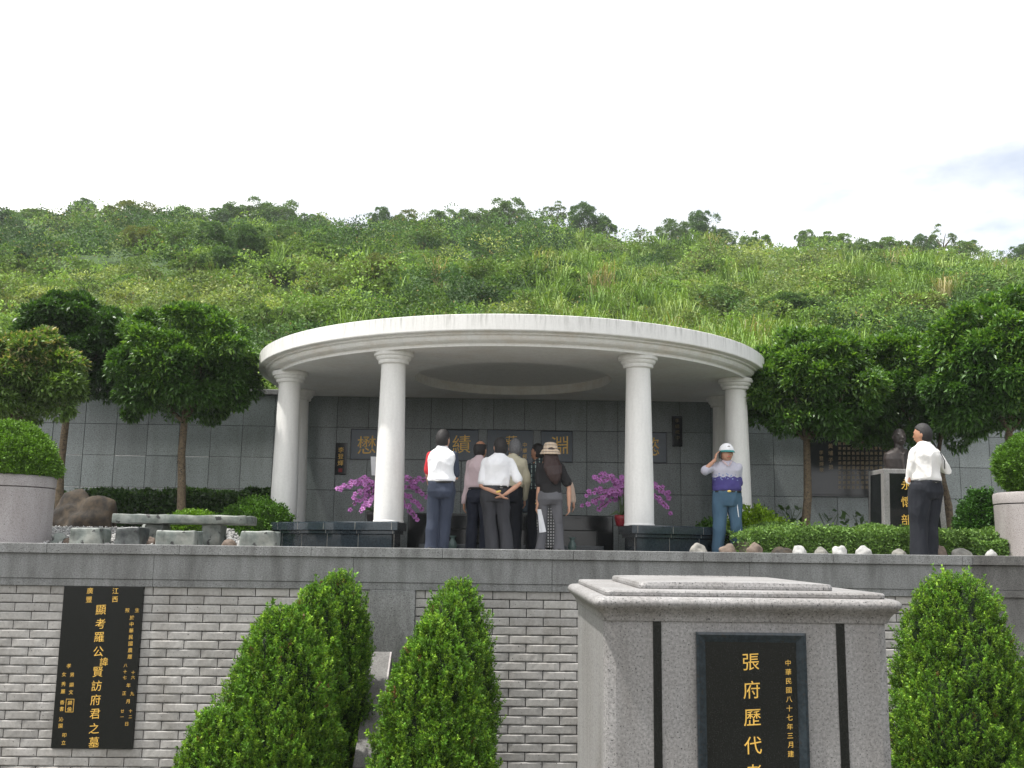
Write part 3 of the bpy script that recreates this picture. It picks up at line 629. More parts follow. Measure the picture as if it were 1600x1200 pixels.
stack([(o_, b0 + z_ * bh) for o_, z_ in ((.010, 0), (.013, .012), (.018, .028), (.030, .046), (.046, .062), (.058, .076), (.063, .090), (.061, .103), (.052, .115), (.036, .123), (0.0, .1245))], 0.055)
bm_obj('cap', bm, M['granite'], tm, True).data.set_sharp_from_angle(angle=R(50))
zs = b1 + .0475
for nm, o1, th in (('cap_slab', -0.004, 0.026), ('top_slab', -0.20, 0.024)):
    bm = bmesh.new(); stack([(o1 - .003, zs), (o1, zs + .004), (o1, zs + th - .008), (o1 - .006, zs + th), (o1 - .02, zs + th + .002)], 0.03)
    if nm == 'top_slab':      # shoulders notched by the lathe of the mason: gently domed
        bmesh.ops.subdivide_edges(bm, edges=[e for e in bm.edges if e.calc_length() > .4], cuts=10, use_grid_fill=False)
        for v in bm.verts:
            if v.co.z > zs + .02: v.co.z += 0.012 * (1 - (v.co.x / hw) ** 2)
    bm_obj(nm, bm, M['granite'], tm); zs += th + .0025
def fx(x): return W(x, 1080, PY).x - tc_
for a, b in ((1021, 1034), (1309.5, 1323)):
    bm = bmesh.new(); box(bm, fx(a), fx(b), -0.004, 0.01, 0, b0 - .002); bm_obj('inlay_strip', bm, M['black'], tm)
fpz = W(1180, 988, PY).z + 3.4
bm = bmesh.new(); xa, xb = fx(1088), fx(1260); fw = 0.045; zlo = fpz - 1.5
def frm(bm, xa, xb, za, zb_, w, yo, yi):
    o = [(xa, za), (xb, za), (xb, zb_), (xa, zb_)]; i = [(xa + w, za + w), (xb - w, za + w), (xb - w, zb_ - w), (xa + w, zb_ - w)]
    V = [bm.verts.new((x, yo, z)) for x, z in o] + [bm.verts.new((x, yi, z)) for x, z in i] + [bm.verts.new((x, 0.01, z)) for x, z in o] + [bm.verts.new((x, 0.005, z)) for x, z in i]
    for k in range(4):
        j = (k + 1) % 4; bm.faces.new((V[k], V[j], V[4 + j], V[4 + k])); bm.faces.new((V[8 + k], V[8 + j], V[j], V[k])); bm.faces.new((V[4 + k], V[4 + j], V[12 + j], V[12 + k])); bm.faces.new((V[12 + k], V[12 + j], V[8 + j], V[8 + k]))
frm(bm, xa, xb, zlo, fpz, 0.012, -0.022, -0.024); frm(bm, xa + .0125, xb - .0125, zlo + .0125, fpz - .0125, 0.034, -0.024, -0.008)
bm_obj('plaque_frame', bm, M['bluestone'], tm)
bm = bmesh.new(); box(bm, xa + .047, xb - .047, -0.006, 0.009, zlo + .047, fpz - .047); pq = bm_obj('plaque', bm, M['black'], tm)
its = [(c, fx(1174), W(1174, 1034 + i * 43.4, PY).z + 3.4, 27 * s) for i, c in enumerate('張府歷代考妣之墓')] + [(c, fx(1232), W(1232, 1035.5 + i * 14.2, PY).z + 3.4, 9.6 * s) for i, c in enumerate('中華民國八十七年三月建')]
inscription('inscription', its, M['gold'], pq, -0.006, thick=.15)
# ============================================================ PLANTS
def cypress(name, px, top, Y, hw_px, H1, label, group, n_t=5200, lean=0.0, pw=0.44, lump=0.085):
    n_t = int(n_t * 1.15)
    t0 = W(px, top, Y); base = Vector((t0.x, Y, -3.4)); Ht = t0.z + 3.4; Rm = hw_px * Y / F
    root = empty(name, base, label, 'shrub', group)
    zlow = 0.9
    def prof(z): t = np.clip((Ht - z) / H1, 0, 1); return Rm * t ** pw * (1 - 0.25 * np.clip((Ht - H1 - z) / 2, 0, 1))
    sd = random.uniform(0, 50)
    def surf(z, a, k=1.0):
        r = prof(z) * k; x, y = np.cos(a), np.sin(a)
        l = (vnoise(a * 2.2 + 20 + z * 1.2, z * 1.4 + sd, 0.55, 3) - .5) * lump * 2.2 + (vnoise(a * 3.3 + 40, z * 2 + sd, 0.22, 4) - .5) * lump
        r = np.maximum(r + (l + (vnoise(a * 2.6 * Rm * 2 + 7, z + sd * 2, .085, 9) - .5) * .13) * np.clip(r / 0.25, 0.2, 1), 0.01); return np.stack([r * x + lean * (z - Ht), r * y, z], -1)
    # closed core; shade between the tufts is put into its near-black green
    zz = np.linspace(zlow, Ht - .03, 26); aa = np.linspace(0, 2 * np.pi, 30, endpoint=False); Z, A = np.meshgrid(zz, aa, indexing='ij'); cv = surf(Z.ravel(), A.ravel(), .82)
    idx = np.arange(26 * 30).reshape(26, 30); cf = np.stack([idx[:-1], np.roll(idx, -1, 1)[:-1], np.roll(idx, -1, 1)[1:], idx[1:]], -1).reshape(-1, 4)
    zc = zlow + (Ht - zlow) * (1 - rng.random(n_t * 3) ** 1.0); keep = rng.random(n_t * 3) < (prof(zc) / Rm * .92 + .08); zc = zc[keep][:n_t]; nt_ = len(zc); ac = rng.random(nt_) * 2 * np.pi
    P = surf(zc, ac, 0.93) ; Pd = surf(zc - .06, ac, .93); outw = np.stack([np.cos(ac), np.sin(ac), np.zeros(nt_)], 1) ; tang = unit(P - Pd)
    ax = unit(outw * 0.55 + np.array([0, 0, 1.0]) * 1.0 + tang * .2 + rng.normal(size=(nt_, 3)) * .2)
    nb = 27; sz = rng.uniform(.055, .11, nt_) * np.where(rng.random(nt_) < .03, 1.7, 1)
    p = np.repeat(P, nb, 0); a_ = np.repeat(ax, nb, 0); s_ = np.repeat(sz, nb)
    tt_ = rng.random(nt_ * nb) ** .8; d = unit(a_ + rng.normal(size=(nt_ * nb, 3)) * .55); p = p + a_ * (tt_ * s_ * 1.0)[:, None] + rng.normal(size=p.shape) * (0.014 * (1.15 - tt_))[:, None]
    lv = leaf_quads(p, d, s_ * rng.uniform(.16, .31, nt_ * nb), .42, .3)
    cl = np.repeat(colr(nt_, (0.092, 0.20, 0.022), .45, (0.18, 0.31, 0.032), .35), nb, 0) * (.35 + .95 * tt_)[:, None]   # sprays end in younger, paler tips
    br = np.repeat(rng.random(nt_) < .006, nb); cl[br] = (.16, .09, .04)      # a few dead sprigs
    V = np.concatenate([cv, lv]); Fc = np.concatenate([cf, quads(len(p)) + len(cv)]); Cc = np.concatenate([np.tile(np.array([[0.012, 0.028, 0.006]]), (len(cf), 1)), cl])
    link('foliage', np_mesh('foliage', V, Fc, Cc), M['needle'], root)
    bm = bmesh.new(); lathe(bm, [(0.09, 0), (0.07, .5), (0.05, 1.2)], 10); bm_obj('trunk', bm, M['bark'], root)
    return root
G = 'clipped cypresses beside the sloping kerb wall'
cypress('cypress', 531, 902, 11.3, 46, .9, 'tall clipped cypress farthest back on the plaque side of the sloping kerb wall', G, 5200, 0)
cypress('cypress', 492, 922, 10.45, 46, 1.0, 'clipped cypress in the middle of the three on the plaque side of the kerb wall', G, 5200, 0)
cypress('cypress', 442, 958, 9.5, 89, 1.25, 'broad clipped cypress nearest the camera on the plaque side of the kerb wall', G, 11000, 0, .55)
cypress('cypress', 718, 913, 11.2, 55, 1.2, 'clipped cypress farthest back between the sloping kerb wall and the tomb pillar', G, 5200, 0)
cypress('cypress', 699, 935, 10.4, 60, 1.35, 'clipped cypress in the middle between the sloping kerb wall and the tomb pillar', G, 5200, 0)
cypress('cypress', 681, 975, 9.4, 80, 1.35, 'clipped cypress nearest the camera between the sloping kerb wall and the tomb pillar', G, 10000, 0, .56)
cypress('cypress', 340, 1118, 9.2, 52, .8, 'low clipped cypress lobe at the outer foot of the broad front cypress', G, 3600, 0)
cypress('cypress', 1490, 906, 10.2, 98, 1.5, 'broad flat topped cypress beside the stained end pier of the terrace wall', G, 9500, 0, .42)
def ball(name, c, rad, n, label, cat, col, leaf=0.035, group=None, lower=-0.3, nb=8, up=.5, alt=None, lump=.06, mat='needle'):
    """clipped or loose shrub: leaf tufts over an uneven ellipsoid"""
    root = empty(name, (c[0], c[1], c[2]), label, cat, group); rad = np.array(rad)
    v = unit(rng.normal(size=(n * 3, 3))); v = v[v[:, 2] > lower][:n]; n = len(v); sd = random.uniform(0, 30)
    f = 1 + (vnoise(v[:, 0] * 3 + v[:, 2] * 2 + sd, v[:, 1] * 3 + v[:, 2] * 1.3, .6, 2) - .5) * lump * 4
    P = v * rad * f[:, None] * rng.uniform(.88, 1.0, (n, 1)); ax = unit(v / rad * rad.mean() + np.array([0, 0, .5]) + rng.normal(size=(n, 3)) * .3)
    p = np.repeat(P, nb, 0); a_ = np.repeat(ax, nb, 0); s_ = leaf * rng.uniform(.6, 1.3, n * nb)
    p = p + a_ * (rng.random(n * nb) * s_ * 1.2)[:, None] + rng.normal(size=p.shape) * leaf * .35; d = unit(a_ + rng.normal(size=p.shape) * .6)
    lv = leaf_quads(p, d, s_, .5, up); cl = np.repeat(colr(n, col, .35, alt, .25), nb, 0)
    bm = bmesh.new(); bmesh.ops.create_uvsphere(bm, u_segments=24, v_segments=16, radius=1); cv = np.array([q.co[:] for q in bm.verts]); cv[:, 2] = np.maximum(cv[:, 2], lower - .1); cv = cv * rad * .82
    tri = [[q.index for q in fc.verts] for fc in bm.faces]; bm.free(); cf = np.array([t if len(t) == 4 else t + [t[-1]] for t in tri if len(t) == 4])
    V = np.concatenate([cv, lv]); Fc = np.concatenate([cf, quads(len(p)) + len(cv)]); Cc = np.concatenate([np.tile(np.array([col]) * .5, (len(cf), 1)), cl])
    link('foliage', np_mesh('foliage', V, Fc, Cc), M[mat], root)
    b = B3(); b.tube([(0, 0, -rad[2] * .3), (0, 0, rad[2] * .3)], [.03, .02], 8); b.obj('stem', M['bark'], root)
    return root
# planters with clipped domes
def planter(px0, px1, py, Y, depth, label):
    Yc = Y + depth / 2; a = W(px0, py, Yc); b = W(px1, py, Yc); cx = (a.x + b.x) / 2; hw = (b.x - a.x) / 2 * .985; h = W((px0 + px1) / 2, py, Y).z
    r = empty('planter', (cx, Y + depth / 2, 0), label, 'planter', 'granite planters on the terrace edge')
    bm = bmesh.new(); lathe(bm, [(hw - .03, 0), (hw - .005, .02), (hw, h - .165), (hw - .008, h - .158)], 72); bm_obj('drum', bm, M['granite_pink'], r, True).data.set_sharp_from_angle(angle=R(30))
    bm = bmesh.new(); lathe(bm, [(hw - .004, h - .150), (hw + .006, h - .144), (hw + .008, h - .03), (hw - .004, h - .008), (hw - .03, h)], 72); bm_obj('rim', bm, M['granite_pink'], r, True).data.set_sharp_from_angle(angle=R(40))
    bm = bmesh.new(); lathe(bm, [(hw - .012, h - .16), (hw - .012, h - .148)], 72); bm_obj('groove', bm, M['joint'], r)
    return cx, Y + depth / 2, h
cx, cy, h = planter(-61, 84, 739, 12.5, 1.2, 'pinkish granite planter holding a clipped dome beside the stone table')
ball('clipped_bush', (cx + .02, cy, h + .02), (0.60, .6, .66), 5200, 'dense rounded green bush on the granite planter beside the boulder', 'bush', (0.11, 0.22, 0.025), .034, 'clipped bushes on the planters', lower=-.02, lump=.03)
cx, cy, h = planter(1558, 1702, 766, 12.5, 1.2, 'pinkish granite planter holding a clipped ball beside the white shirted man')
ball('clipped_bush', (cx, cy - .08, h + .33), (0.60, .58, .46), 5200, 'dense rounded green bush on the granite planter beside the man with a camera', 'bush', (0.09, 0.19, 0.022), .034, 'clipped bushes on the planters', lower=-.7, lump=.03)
# ---- terrace trees
def limb(b, p0, p1, r0, r1, wob=.05):
    pts = [Vector(p0).lerp(Vector(p1), t) + Vector((random.uniform(-wob, wob), random.uniform(-wob, wob), 0)) * (t * (1 - t) * 4) for t in (0, .25, .5, .75, 1)]
    b.tube(pts, [r0 + (r1 - r0) * t for t in (0, .25, .5, .75, 1)], 9)
def tree(name, px, py, rx_px, rz_px, Y, tpx, label, col, alt, palt=.2, n=16000, leaf=.12, K=70, tr=.07, group='round crowned trees along the granite wall', low=-.75, sub=.30):
    c = W(px, py, Y); base = Vector((W(tpx, 800, Y).x, Y, 0.0)); root = empty(name, base, label, 'tree', group)
    rx = rx_px * Y / F; rz = rz_px * Y / F; cc = np.array([c.x - base.x, 0, c.z]); rad = np.array([rx, rx * .95, rz])
    P, D = pts_on_clumps(int(n * 1.7), int(K * 1.6), rad * .90, sub * .72, (.70, 1.0), low, .8); P = P + cc; leaf = leaf * .80
    Pi = unit(rng.normal(size=(n // 4, 3))) * rad * rng.uniform(.3, .75, (n // 4, 1)) + cc; Di = unit(rng.normal(size=(n // 4, 3)))
    P = np.concatenate([P, Pi]); D = np.concatenate([D, Di])
    # whorls: three leaves leave each twig tip together
    P = np.repeat(P, 2, 0); D = np.repeat(D, 2, 0); D = unit(D + rng.normal(size=D.shape) * .7 + np.array([0, 0, -.05]))
    m = len(P); lv = leaf_quads(P, D, leaf * rng.uniform(.6, 1.25, m), .36, .72); cl = colr(m, col, .3)
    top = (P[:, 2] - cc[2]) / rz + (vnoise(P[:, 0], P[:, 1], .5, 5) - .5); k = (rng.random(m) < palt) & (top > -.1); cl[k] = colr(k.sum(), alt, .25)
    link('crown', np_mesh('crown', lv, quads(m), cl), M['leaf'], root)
    b = B3(); fork = Vector((cc[0] * .3, 0, cc[2] - rz * .75)); limb(b, (0, 0, 0), fork, tr * 1.15, tr * .8)
    for k in range(7):
        a = k * .9 + random.random(); t = Vector((cc[0] + math.cos(a) * rx * .6, math.sin(a) * rx * .6, cc[2] + random.uniform(-.2, .5) * rz)); limb(b, fork, t, tr * .5, .012, .1)
    b.obj('trunk', M['bark'], root); return root
DK = (0.035, 0.085, 0.018); MD = (0.060, 0.135, 0.026); YG = (0.15, 0.27, 0.045)
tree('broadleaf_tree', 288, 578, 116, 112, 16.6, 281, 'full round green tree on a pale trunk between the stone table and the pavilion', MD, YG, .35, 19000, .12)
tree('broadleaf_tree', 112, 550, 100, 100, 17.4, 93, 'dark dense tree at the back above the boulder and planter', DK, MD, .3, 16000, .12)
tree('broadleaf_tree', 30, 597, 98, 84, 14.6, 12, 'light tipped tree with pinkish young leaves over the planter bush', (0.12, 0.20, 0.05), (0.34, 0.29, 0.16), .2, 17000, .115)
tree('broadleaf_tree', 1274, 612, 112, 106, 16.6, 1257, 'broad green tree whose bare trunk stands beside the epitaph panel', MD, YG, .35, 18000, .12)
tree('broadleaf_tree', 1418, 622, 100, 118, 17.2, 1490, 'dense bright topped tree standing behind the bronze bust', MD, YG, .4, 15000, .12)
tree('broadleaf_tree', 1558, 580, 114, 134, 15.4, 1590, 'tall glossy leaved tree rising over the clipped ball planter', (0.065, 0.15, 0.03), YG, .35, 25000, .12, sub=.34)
# ---- hedges and garden plants
def hedge(name, x0, x1, y0, y1, z0, z1, n, label, col, alt, leaf, cat='hedge', lump=.12, mat='leaf', up=.5, top=None):
    root = empty(name, ((x0 + x1) / 2, (y0 + y1) / 2, z0), label, cat); hx, hy, hz = (x1 - x0) / 2, (y1 - y0) / 2, z1 - z0
    X = rng.uniform(-hx, hx, n); Yv = rng.uniform(-hy, hy, n); f = rng.random(n)
    hn = hz * (1 + (vnoise(X + 9, Yv, .7, 6) - .5) * 2 * lump + (vnoise(X, Yv, .22, 7) - .5) * lump)
    if top is not None: hn = hn * top(X + (x0 + x1) / 2)
    rnd = 1 - np.clip((np.abs(Yv) / hy - .6) / .4, 0, 1) ** 2 * .5; Zv = hn * rnd * np.where(f < .45, 1, rng.random(n) ** .7); Yv = np.where((f >= .45) & (f < .85), -hy + rng.uniform(0, .1, n) + (1 - np.clip(Zv / hn, 0, 1)) * 0, Yv)
    P = np.stack([X, Yv, Zv], 1); d = unit(rng.normal(size=(n, 3)) + np.array([0, -.5, .7])); 
    lv = leaf_quads(P, d, leaf * rng.uniform(.6, 1.3, n), .45, up); cl = colr(n, col, .3, alt, .2)
    link('foliage', np_mesh('foliage', lv, quads(n), cl), M[mat], root); bm = bmesh.new(); box(bm, -hx * .96, hx * .96, -hy * .5, hy * .8, -0.02, hz * .55, .05)
    bm_obj('inner_twigs', bm, M['soil'], root); return root
hedge('hedge', W(85, 780, 17.9).x, W(432, 780, 17.9).x, 17.5, 18.6, 0, .98, 26000, 'dark leafy hedge along the tiled wall behind the stone table', (0.03, 0.07, 0.015), (0.05, 0.10, 0.02), .085)
def mound(x0, x1, y0, y1, hmax):
    return lambda X, Y: .004 + hmax * np.clip((Y - y0) / (y1 - y0), 0, 1) ** .7 * np.clip((X - x0) / .4, 0, 1) * np.clip((x1 - X) / .4, 0, 1)
xg0, xg1 = -11.5, -3.6
gz = mound(xg0, xg1, 12.7, 15.5, .30)
gb = sheet('gravel_bed', xg0, xg1, 12.6, 17.8, 0, M['gravel'], 40, 30, gz)
n = 9000; X = rng.uniform(xg0, xg1, n); Yv = 12.75 + rng.random(n) ** 1.4 * 4.5; Zv = gz(X, Yv)
oct_ = np.array([[1, 0, 0], [0, 1, 0], [-1, 0, 0], [0, -1, 0], [0, 0, .8], [0, 0, -.8]]); fo = np.array([[0, 1, 4], [1, 2, 4], [2, 3, 4], [3, 0, 4], [1, 0, 5], [2, 1, 5], [3, 2, 5], [0, 3, 5]])
sz = rng.uniform(.012, .03, n); V = (oct_[None] * sz[:, None, None] * rng.uniform(.7, 1.3, (n, 6, 3)) + np.stack([X, Yv, Zv + sz * .4], 1)[:, None]).reshape(-1, 3); Fq = (fo[None] + np.arange(n)[:, None, None] * 6).reshape(-1, 3)
gst = link('gravel', np_mesh('gravel', V, Fq), stone('pebble', (0.6, 0.59, 0.57), (0.42, 0.42, 0.41), scale=20, rough=.8, stain=0, island=.6, bmp=0)); tag(gst, 'loose white and grey gravel around the stone stools', 'gravel', kind='stuff')
def bez(px, py, Y): return W(px, py, Y)
def rock(name, px, wpx, ytop, Y, mat, label, group=None, cat='rock', zb_=0.0, dep=.8, seed=0, sharp=.25):
    c = W(px, ytop, Y); h = max(.05, c.z - zb_); w = wpx * Y / F / 2
    bm = bmesh.new(); bmesh.ops.create_icosphere(bm, subdivisions=4, radius=1)
    for v in bm.verts:
        n0 = noise.noise(v.co * 1.1 + Vector((seed * 3.1, seed, 0))); n1 = noise.noise(v.co * 2.6 + Vector((seed, 5, seed * 2)))
        v.co *= 1 + n0 * sharp * 1.4 + n1 * sharp * .5; v.co.z = max(v.co.z, -.55)
    zs_ = [v.co.z for v in bm.verts]; zmx = max(zs_); xm = max(abs(v.co.x) for v in bm.verts)
    for v in bm.verts: v.co = Vector((v.co.x / xm * w, v.co.y / xm * w * dep, (v.co.z + .55) / (zmx + .55) * h))
    o = bm_obj(name, bm, M[mat], None, True, (c.x, Y, zb_)); tag(o, label, cat, group); return o
o = rock('boulder', 136, 120, 763, 16.2, 'rockbrown', 'large rough brown boulder beside the planter under the dark tree', cat='boulder', seed=3, sharp=.4, dep=.6)
# stone table and stools
tb = W(292, 805, 13.6); t = empty('stone_table', (tb.x, 13.6, 0), 'long low table of rough greenish marble slab on two stone legs', 'table')
def slab(hx, hy, z0, z1, seed, rough=.02, taper=0.0, cuts=14):
    bm = bmesh.new(); box(bm, -hx, hx, -hy, hy, z0, z1, .018, 2); bmesh.ops.subdivide_edges(bm, edges=[e for e in bm.edges if e.calc_length() > .1], cuts=cuts // 2 if hx < .5 else cuts, use_grid_fill=True)
    for v in bm.verts:
        k = (v.co.z - z0) / (z1 - z0); v.co.x *= 1 - taper * k; v.co.y *= 1 - taper * k
        q = Vector((noise.noise(v.co * 6 + Vector((seed, 0, 0))), noise.noise(v.co * 6 + Vector((0, seed, 3))), noise.noise(v.co * 5 + Vector((0, 2, seed))) * .5)); v.co += q * rough * (1 if k > .02 else .2)
        if k < .01: v.co.z = z0
    return bm
zt = W(290, 805, 13.4).z
bm_obj('tabletop', slab(.88, .36, zt - .115, zt, 3, .035), M['jade'], t, True).data.set_sharp_from_angle(angle=R(40))
for xx, sdd in ((W(247, 830, 13.6).x, 5), (W(336, 830, 13.6).x, 9)):
    o = bm_obj('leg', slab(.13, .22, 0, zt - .117, sdd, .03, .12), M['jade'], t, True); o.location = (xx - tb.x, 0, 0)
for px0, px1, py, mt, lb in ((118, 168, 825, 'jade', 'plain grey green stone stool nearest the planter'), (188, 226, 824, 'jadedark', 'narrow black veined stone stool before the end of the stone table'), (250, 313, 829, 'jade', 'wide pale stone stool in the middle before the stone table'), (380, 436, 830, 'jade', 'pale stone stool between the table and the pavilion bench')):
    a, b = W(px0, py, 13.0), W(px1, py, 13.0); o = bm_obj('stone_stool', slab((b.x - a.x) / 2, .19, 0, a.z, px0, .03, .05), M[mt], None, True, ((a.x + b.x) / 2, 13.0, 0)); tag(o, lb, 'stool', 'stone stools around the table')
for i, (px, w, yt, mt, lb) in enumerate(((92, 26, 832, 'jade', 'small green rock between the planter and the stools'), (108, 24, 840, 'rocktan', 'small pinkish rock beside the stool nearest the planter'), (359, 26, 842, 'rocktan', 'flat brown cobble between the table and the end stool'), (377, 16, 843, 'rockwhite', 'small white cobble touching the end stool'), (236, 14, 838, 'rocktan', 'tiny brown cobble under the stone table'), (230, 30, 815, 'jade', 'rounded green rock standing behind the stone table'))):
    rock('cobble', px, w, yt, 13.05 if i != 5 else 14.6, mt, lb, 'cobbles in the gravel bed', seed=i + 20)
p = W(300, 812, 14.6); ball('shrub', (p.x, 14.6, .28), (.36, .3, .23), 1500, 'small bright green shrub behind the stone table', 'shrub', (0.13, 0.25, 0.02), .04, lower=-.4, lump=.1)
p = W(392, 812, 15.6); ball('shrub', (p.x, 15.9, .25), (.52, .4, .50), 2600, 'loose green shrub between the stone table and the white columns', 'shrub', (0.07, 0.16, 0.018), .045, lower=-.5, lump=.12)
# right hand garden
p = W(1183, 815, 15.3); ball('shrub', (p.x, 15.3, .18), (.42, .35, .45), 2400, 'bright yellow green shrub beside the man in jeans', 'shrub', (0.20, 0.33, 0.02), .05, lower=-.4, lump=.2)
p = W(1115, 830, 15.6); ball('shrub', (p.x + .05, 15.5, .12), (.34, .35, .38), 1800, 'dark green shrub behind the man in jeans', 'shrub', (0.05, 0.12, 0.015), .045, lower=-.4, lump=.15)
xh0, xh1 = W(1150, 830, 14).x, W(1590, 830, 14).x
hedge('juniper_bed', xh0, xh1, 13.15, 15.2, 0, .40, 60000, 'low spreading juniper behind the row of edging stones', (0.13, 0.23, 0.06), (0.18, 0.29, 0.075), .05, 'juniper', .28, 'needle', .3)
hedge('juniper_bed', W(1465, 830, 14).x, W(1570, 830, 14).x, 12.95, 13.14, 0, .27, 9000, 'juniper spray spilling to the stones beside the white shirted man', (0.12, 0.22, 0.055), (0.17, 0.28, 0.07), .045, 'juniper', .3, 'needle', .3)
p = W(1545, 812, 14.2); ball('conical_shrub', (p.x, 14.4, .35), (.30, .28, .62), 2600, 'dark conical shrub beside the granite planter of the ball bush', 'shrub', (0.045, 0.12, 0.02), .045, lower=-.6, lump=.12)
def bigleaf(px, py, Y, label, n=26, s=.22, col=(0.04, 0.085, 0.02)):
    p = W(px, py, Y); root = empty('leafy_plant', (p.x, Y, 0), label, 'plant', 'broad leaved plants against the granite wall'); h = p.z
    P = np.stack([rng.normal(size=n) * .16, rng.normal(size=n) * .12, rng.uniform(.35, 1, n) * h], 1); d = unit(np.stack([rng.normal(size=n), rng.normal(size=n) - .3, rng.normal(size=n) * .4 - .1], 1))
    link('leaves', np_mesh('leaves', leaf_quads(P, d, s * rng.uniform(.5, 1, n), .5, .6), quads(n), colr(n, col, .3)), M['leaf'], root)
    b = B3()
    for k in range(5): b.tube([(0, 0, 0), (random.uniform(-.1, .1), 0, h * .5), (random.uniform(-.22, .22), random.uniform(-.1, .1), h * .9)], [.01, .008, .005], 6)
    b.obj('stem', M['stem'], root)
for px, py, lb in ((1196, 790, 'dark broad leaved plant behind the yellow green shrub'), (1232, 788, 'broad leaved plant between the shrub and the tree trunk'), (1299, 795, 'broad leaved plant under the epitaph panel, close to the tree trunk'), (1340, 797, 'broad leaved plant under the epitaph panel, close to the bust'), (1500, 790, 'shaded broad leaved plant behind the camera man'), (1535, 780, 'shaded broad leaved plant behind the conical shrub')): bigleaf(px, py, 17.6, lb)
for i, (px, w, yt, mt, lb) in enumerate(((1092, 30, 848, 'rockgrey', 'low grey edging stone beside the ring bench'), (1138, 30, 849, 'rocktan', 'tan edging stone between the legs of the man in jeans'), (1178, 28, 847, 'rocktan', 'rounded brown edging stone nearest the jeans'), (1222, 34, 854, 'rockbrown', 'flat dark edging stone next to the rounded brown one'), (1248, 23, 852, 'rockwhite', 'mottled white edging stone, first of the pale ones from the jeans'), (1282, 29, 854, 'rockgrey', 'speckled grey edging stone between two white ones'), (1311, 23, 852, 'rockwhite', 'bright white edging stone, second pale one from the jeans'), (1349, 25, 852, 'rockwhite', 'large bright white edging stone under the bust pedestal'), (1405, 24, 857, 'rockgrey', 'tiny pale stone by the shoes of the camera man'), (1468, 22, 852, 'rocktan', 'pinkish tilted stone right behind the black trousers'), (1502, 36, 856, 'rockgrey', 'flat pale edging stone between camera man and planter'), (1548, 20, 858, 'rockwhite', 'small white edging stone touching the planter'))):
    rock('edging_stone', px, w, yt, 12.85, mt, lb, 'edging stones in front of the junipers', seed=i, sharp=.2)
# ============================================================ BUST
bp0 = W(1383, 800, 15.2); bp1 = W(1474, 800, 15.2); ztp = W(1430, 733, 15.2).z; bw_ = (bp1.x - bp0.x) / 2; bd = .30
bp = empty('bust_pedestal', ((bp0.x + bp1.x) / 2, 15.2 + bd, 0), 'grey framed black stone pedestal with gold writing carrying the bust', 'pedestal')
bm = bmesh.new(); vs = box(bm, -bw_, bw_, -bd, bd, 0, ztp, .01)
for v in bm.verts: k = 1.12 - .12 * v.co.z / ztp; v.co.x *= k; v.co.y *= k
bm_obj('frame', bm, M['granite'], bp)
def face_panel(axis):
    bm = bmesh.new(); t = .095; z0, z1 = .12, ztp - .07
    k0, k1 = 1.12 - .12 * z0 / ztp, 1.12 - .12 * z1 / ztp
    if axis == 'f': q = [(-bw_ * k0 + t, -bd * k0 - .004, z0), (bw_ * k0 - t, -bd * k0 - .004, z0), (bw_ * k1 - t, -bd * k1 - .004, z1), (-bw_ * k1 + t, -bd * k1 - .004, z1)]
    else: q = [(-bw_ * k0 - .004, bd * k0 - t, z0), (-bw_ * k0 - .004, -bd * k0 + t, z0), (-bw_ * k1 - .004, -bd * k1 + t, z1), (-bw_ * k1 - .004, bd * k1 - t, z1)]
    v = [bm.verts.new(a) for a in q]; f = bm.faces.new(v); r = bmesh.ops.extrude_face_region(bm, geom=[f])
    for e in r['geom']:
        if isinstance(e, bmesh.types.BMVert): e.co += Vector((0, .02, 0)) if axis == 'f' else Vector((.02, 0, 0))
    return bm_obj('inset_panel', bm, M['black'], bp)
fpn = face_panel('f'); face_panel('s')
inscription('inscription', [(c, W(1415, y, 15.2).x - bp.location.x, W(1414, y, 15.2).z, .17) for c, y in (('永', 757), ('懷', 784), ('部', 812), ('長', 839))], M['gold'], bp, -bd * 1.1 - .004, thick=.1)
bu = W(1403, 730, 15.6); bust = empty('bronze_bust', (bu.x + .03, 15.62, ztp), 'dark bronze bust of a man in buttoned jacket on the black pedestal', 'statue')
b = B3(); hb = W(1403, 669, 15.6).z - ztp
b.loft([(0, 0, 0, .17, .10), (0, 0, .06, .235, .12), (0, 0, .18, .265, .13), (0, 0, .27, .25, .115), (0, 0, .32, .16, .10), (0, 0, .36, .08, .075)], rz=.25); b.tube([(0, 0, .28), (0, 0, .42)], [.07, .068])
hz_ = hb - .14; b.ell((0.02, -.01, hz_), (.100, .115, .14)); b.ell((0.025, -.03, hz_ - .07), (.078, .088, .075)); b.tube([(.03, -.112, hz_ + .02), (.032, -.132, hz_ - .025)], [.010, .017], 8); b.ell((.12, 0, hz_ - .01), (.015, .022, .032)); b.ell((-.08, 0, hz_ - .01), (.015, .022, .032))
b.tube([(-.03, -.106, hz_ + .03), (.08, -.106, hz_ + .03)], [.012, .012], 8); b.tube([(.0, -.118, hz_ - .07), (.06, -.118, hz_ - .07)], [.008, .008], 8)
b.tube([(-.06, -.07, .33), (.02, -.13, .25), (.02, -.14, .02)], [.016, .018, .014], 8); b.tube([(.10, -.07, .33), (.03, -.13, .26)], [.016, .016], 8)
b.skin('figure', M['bronze'], bust, .008, it=2)
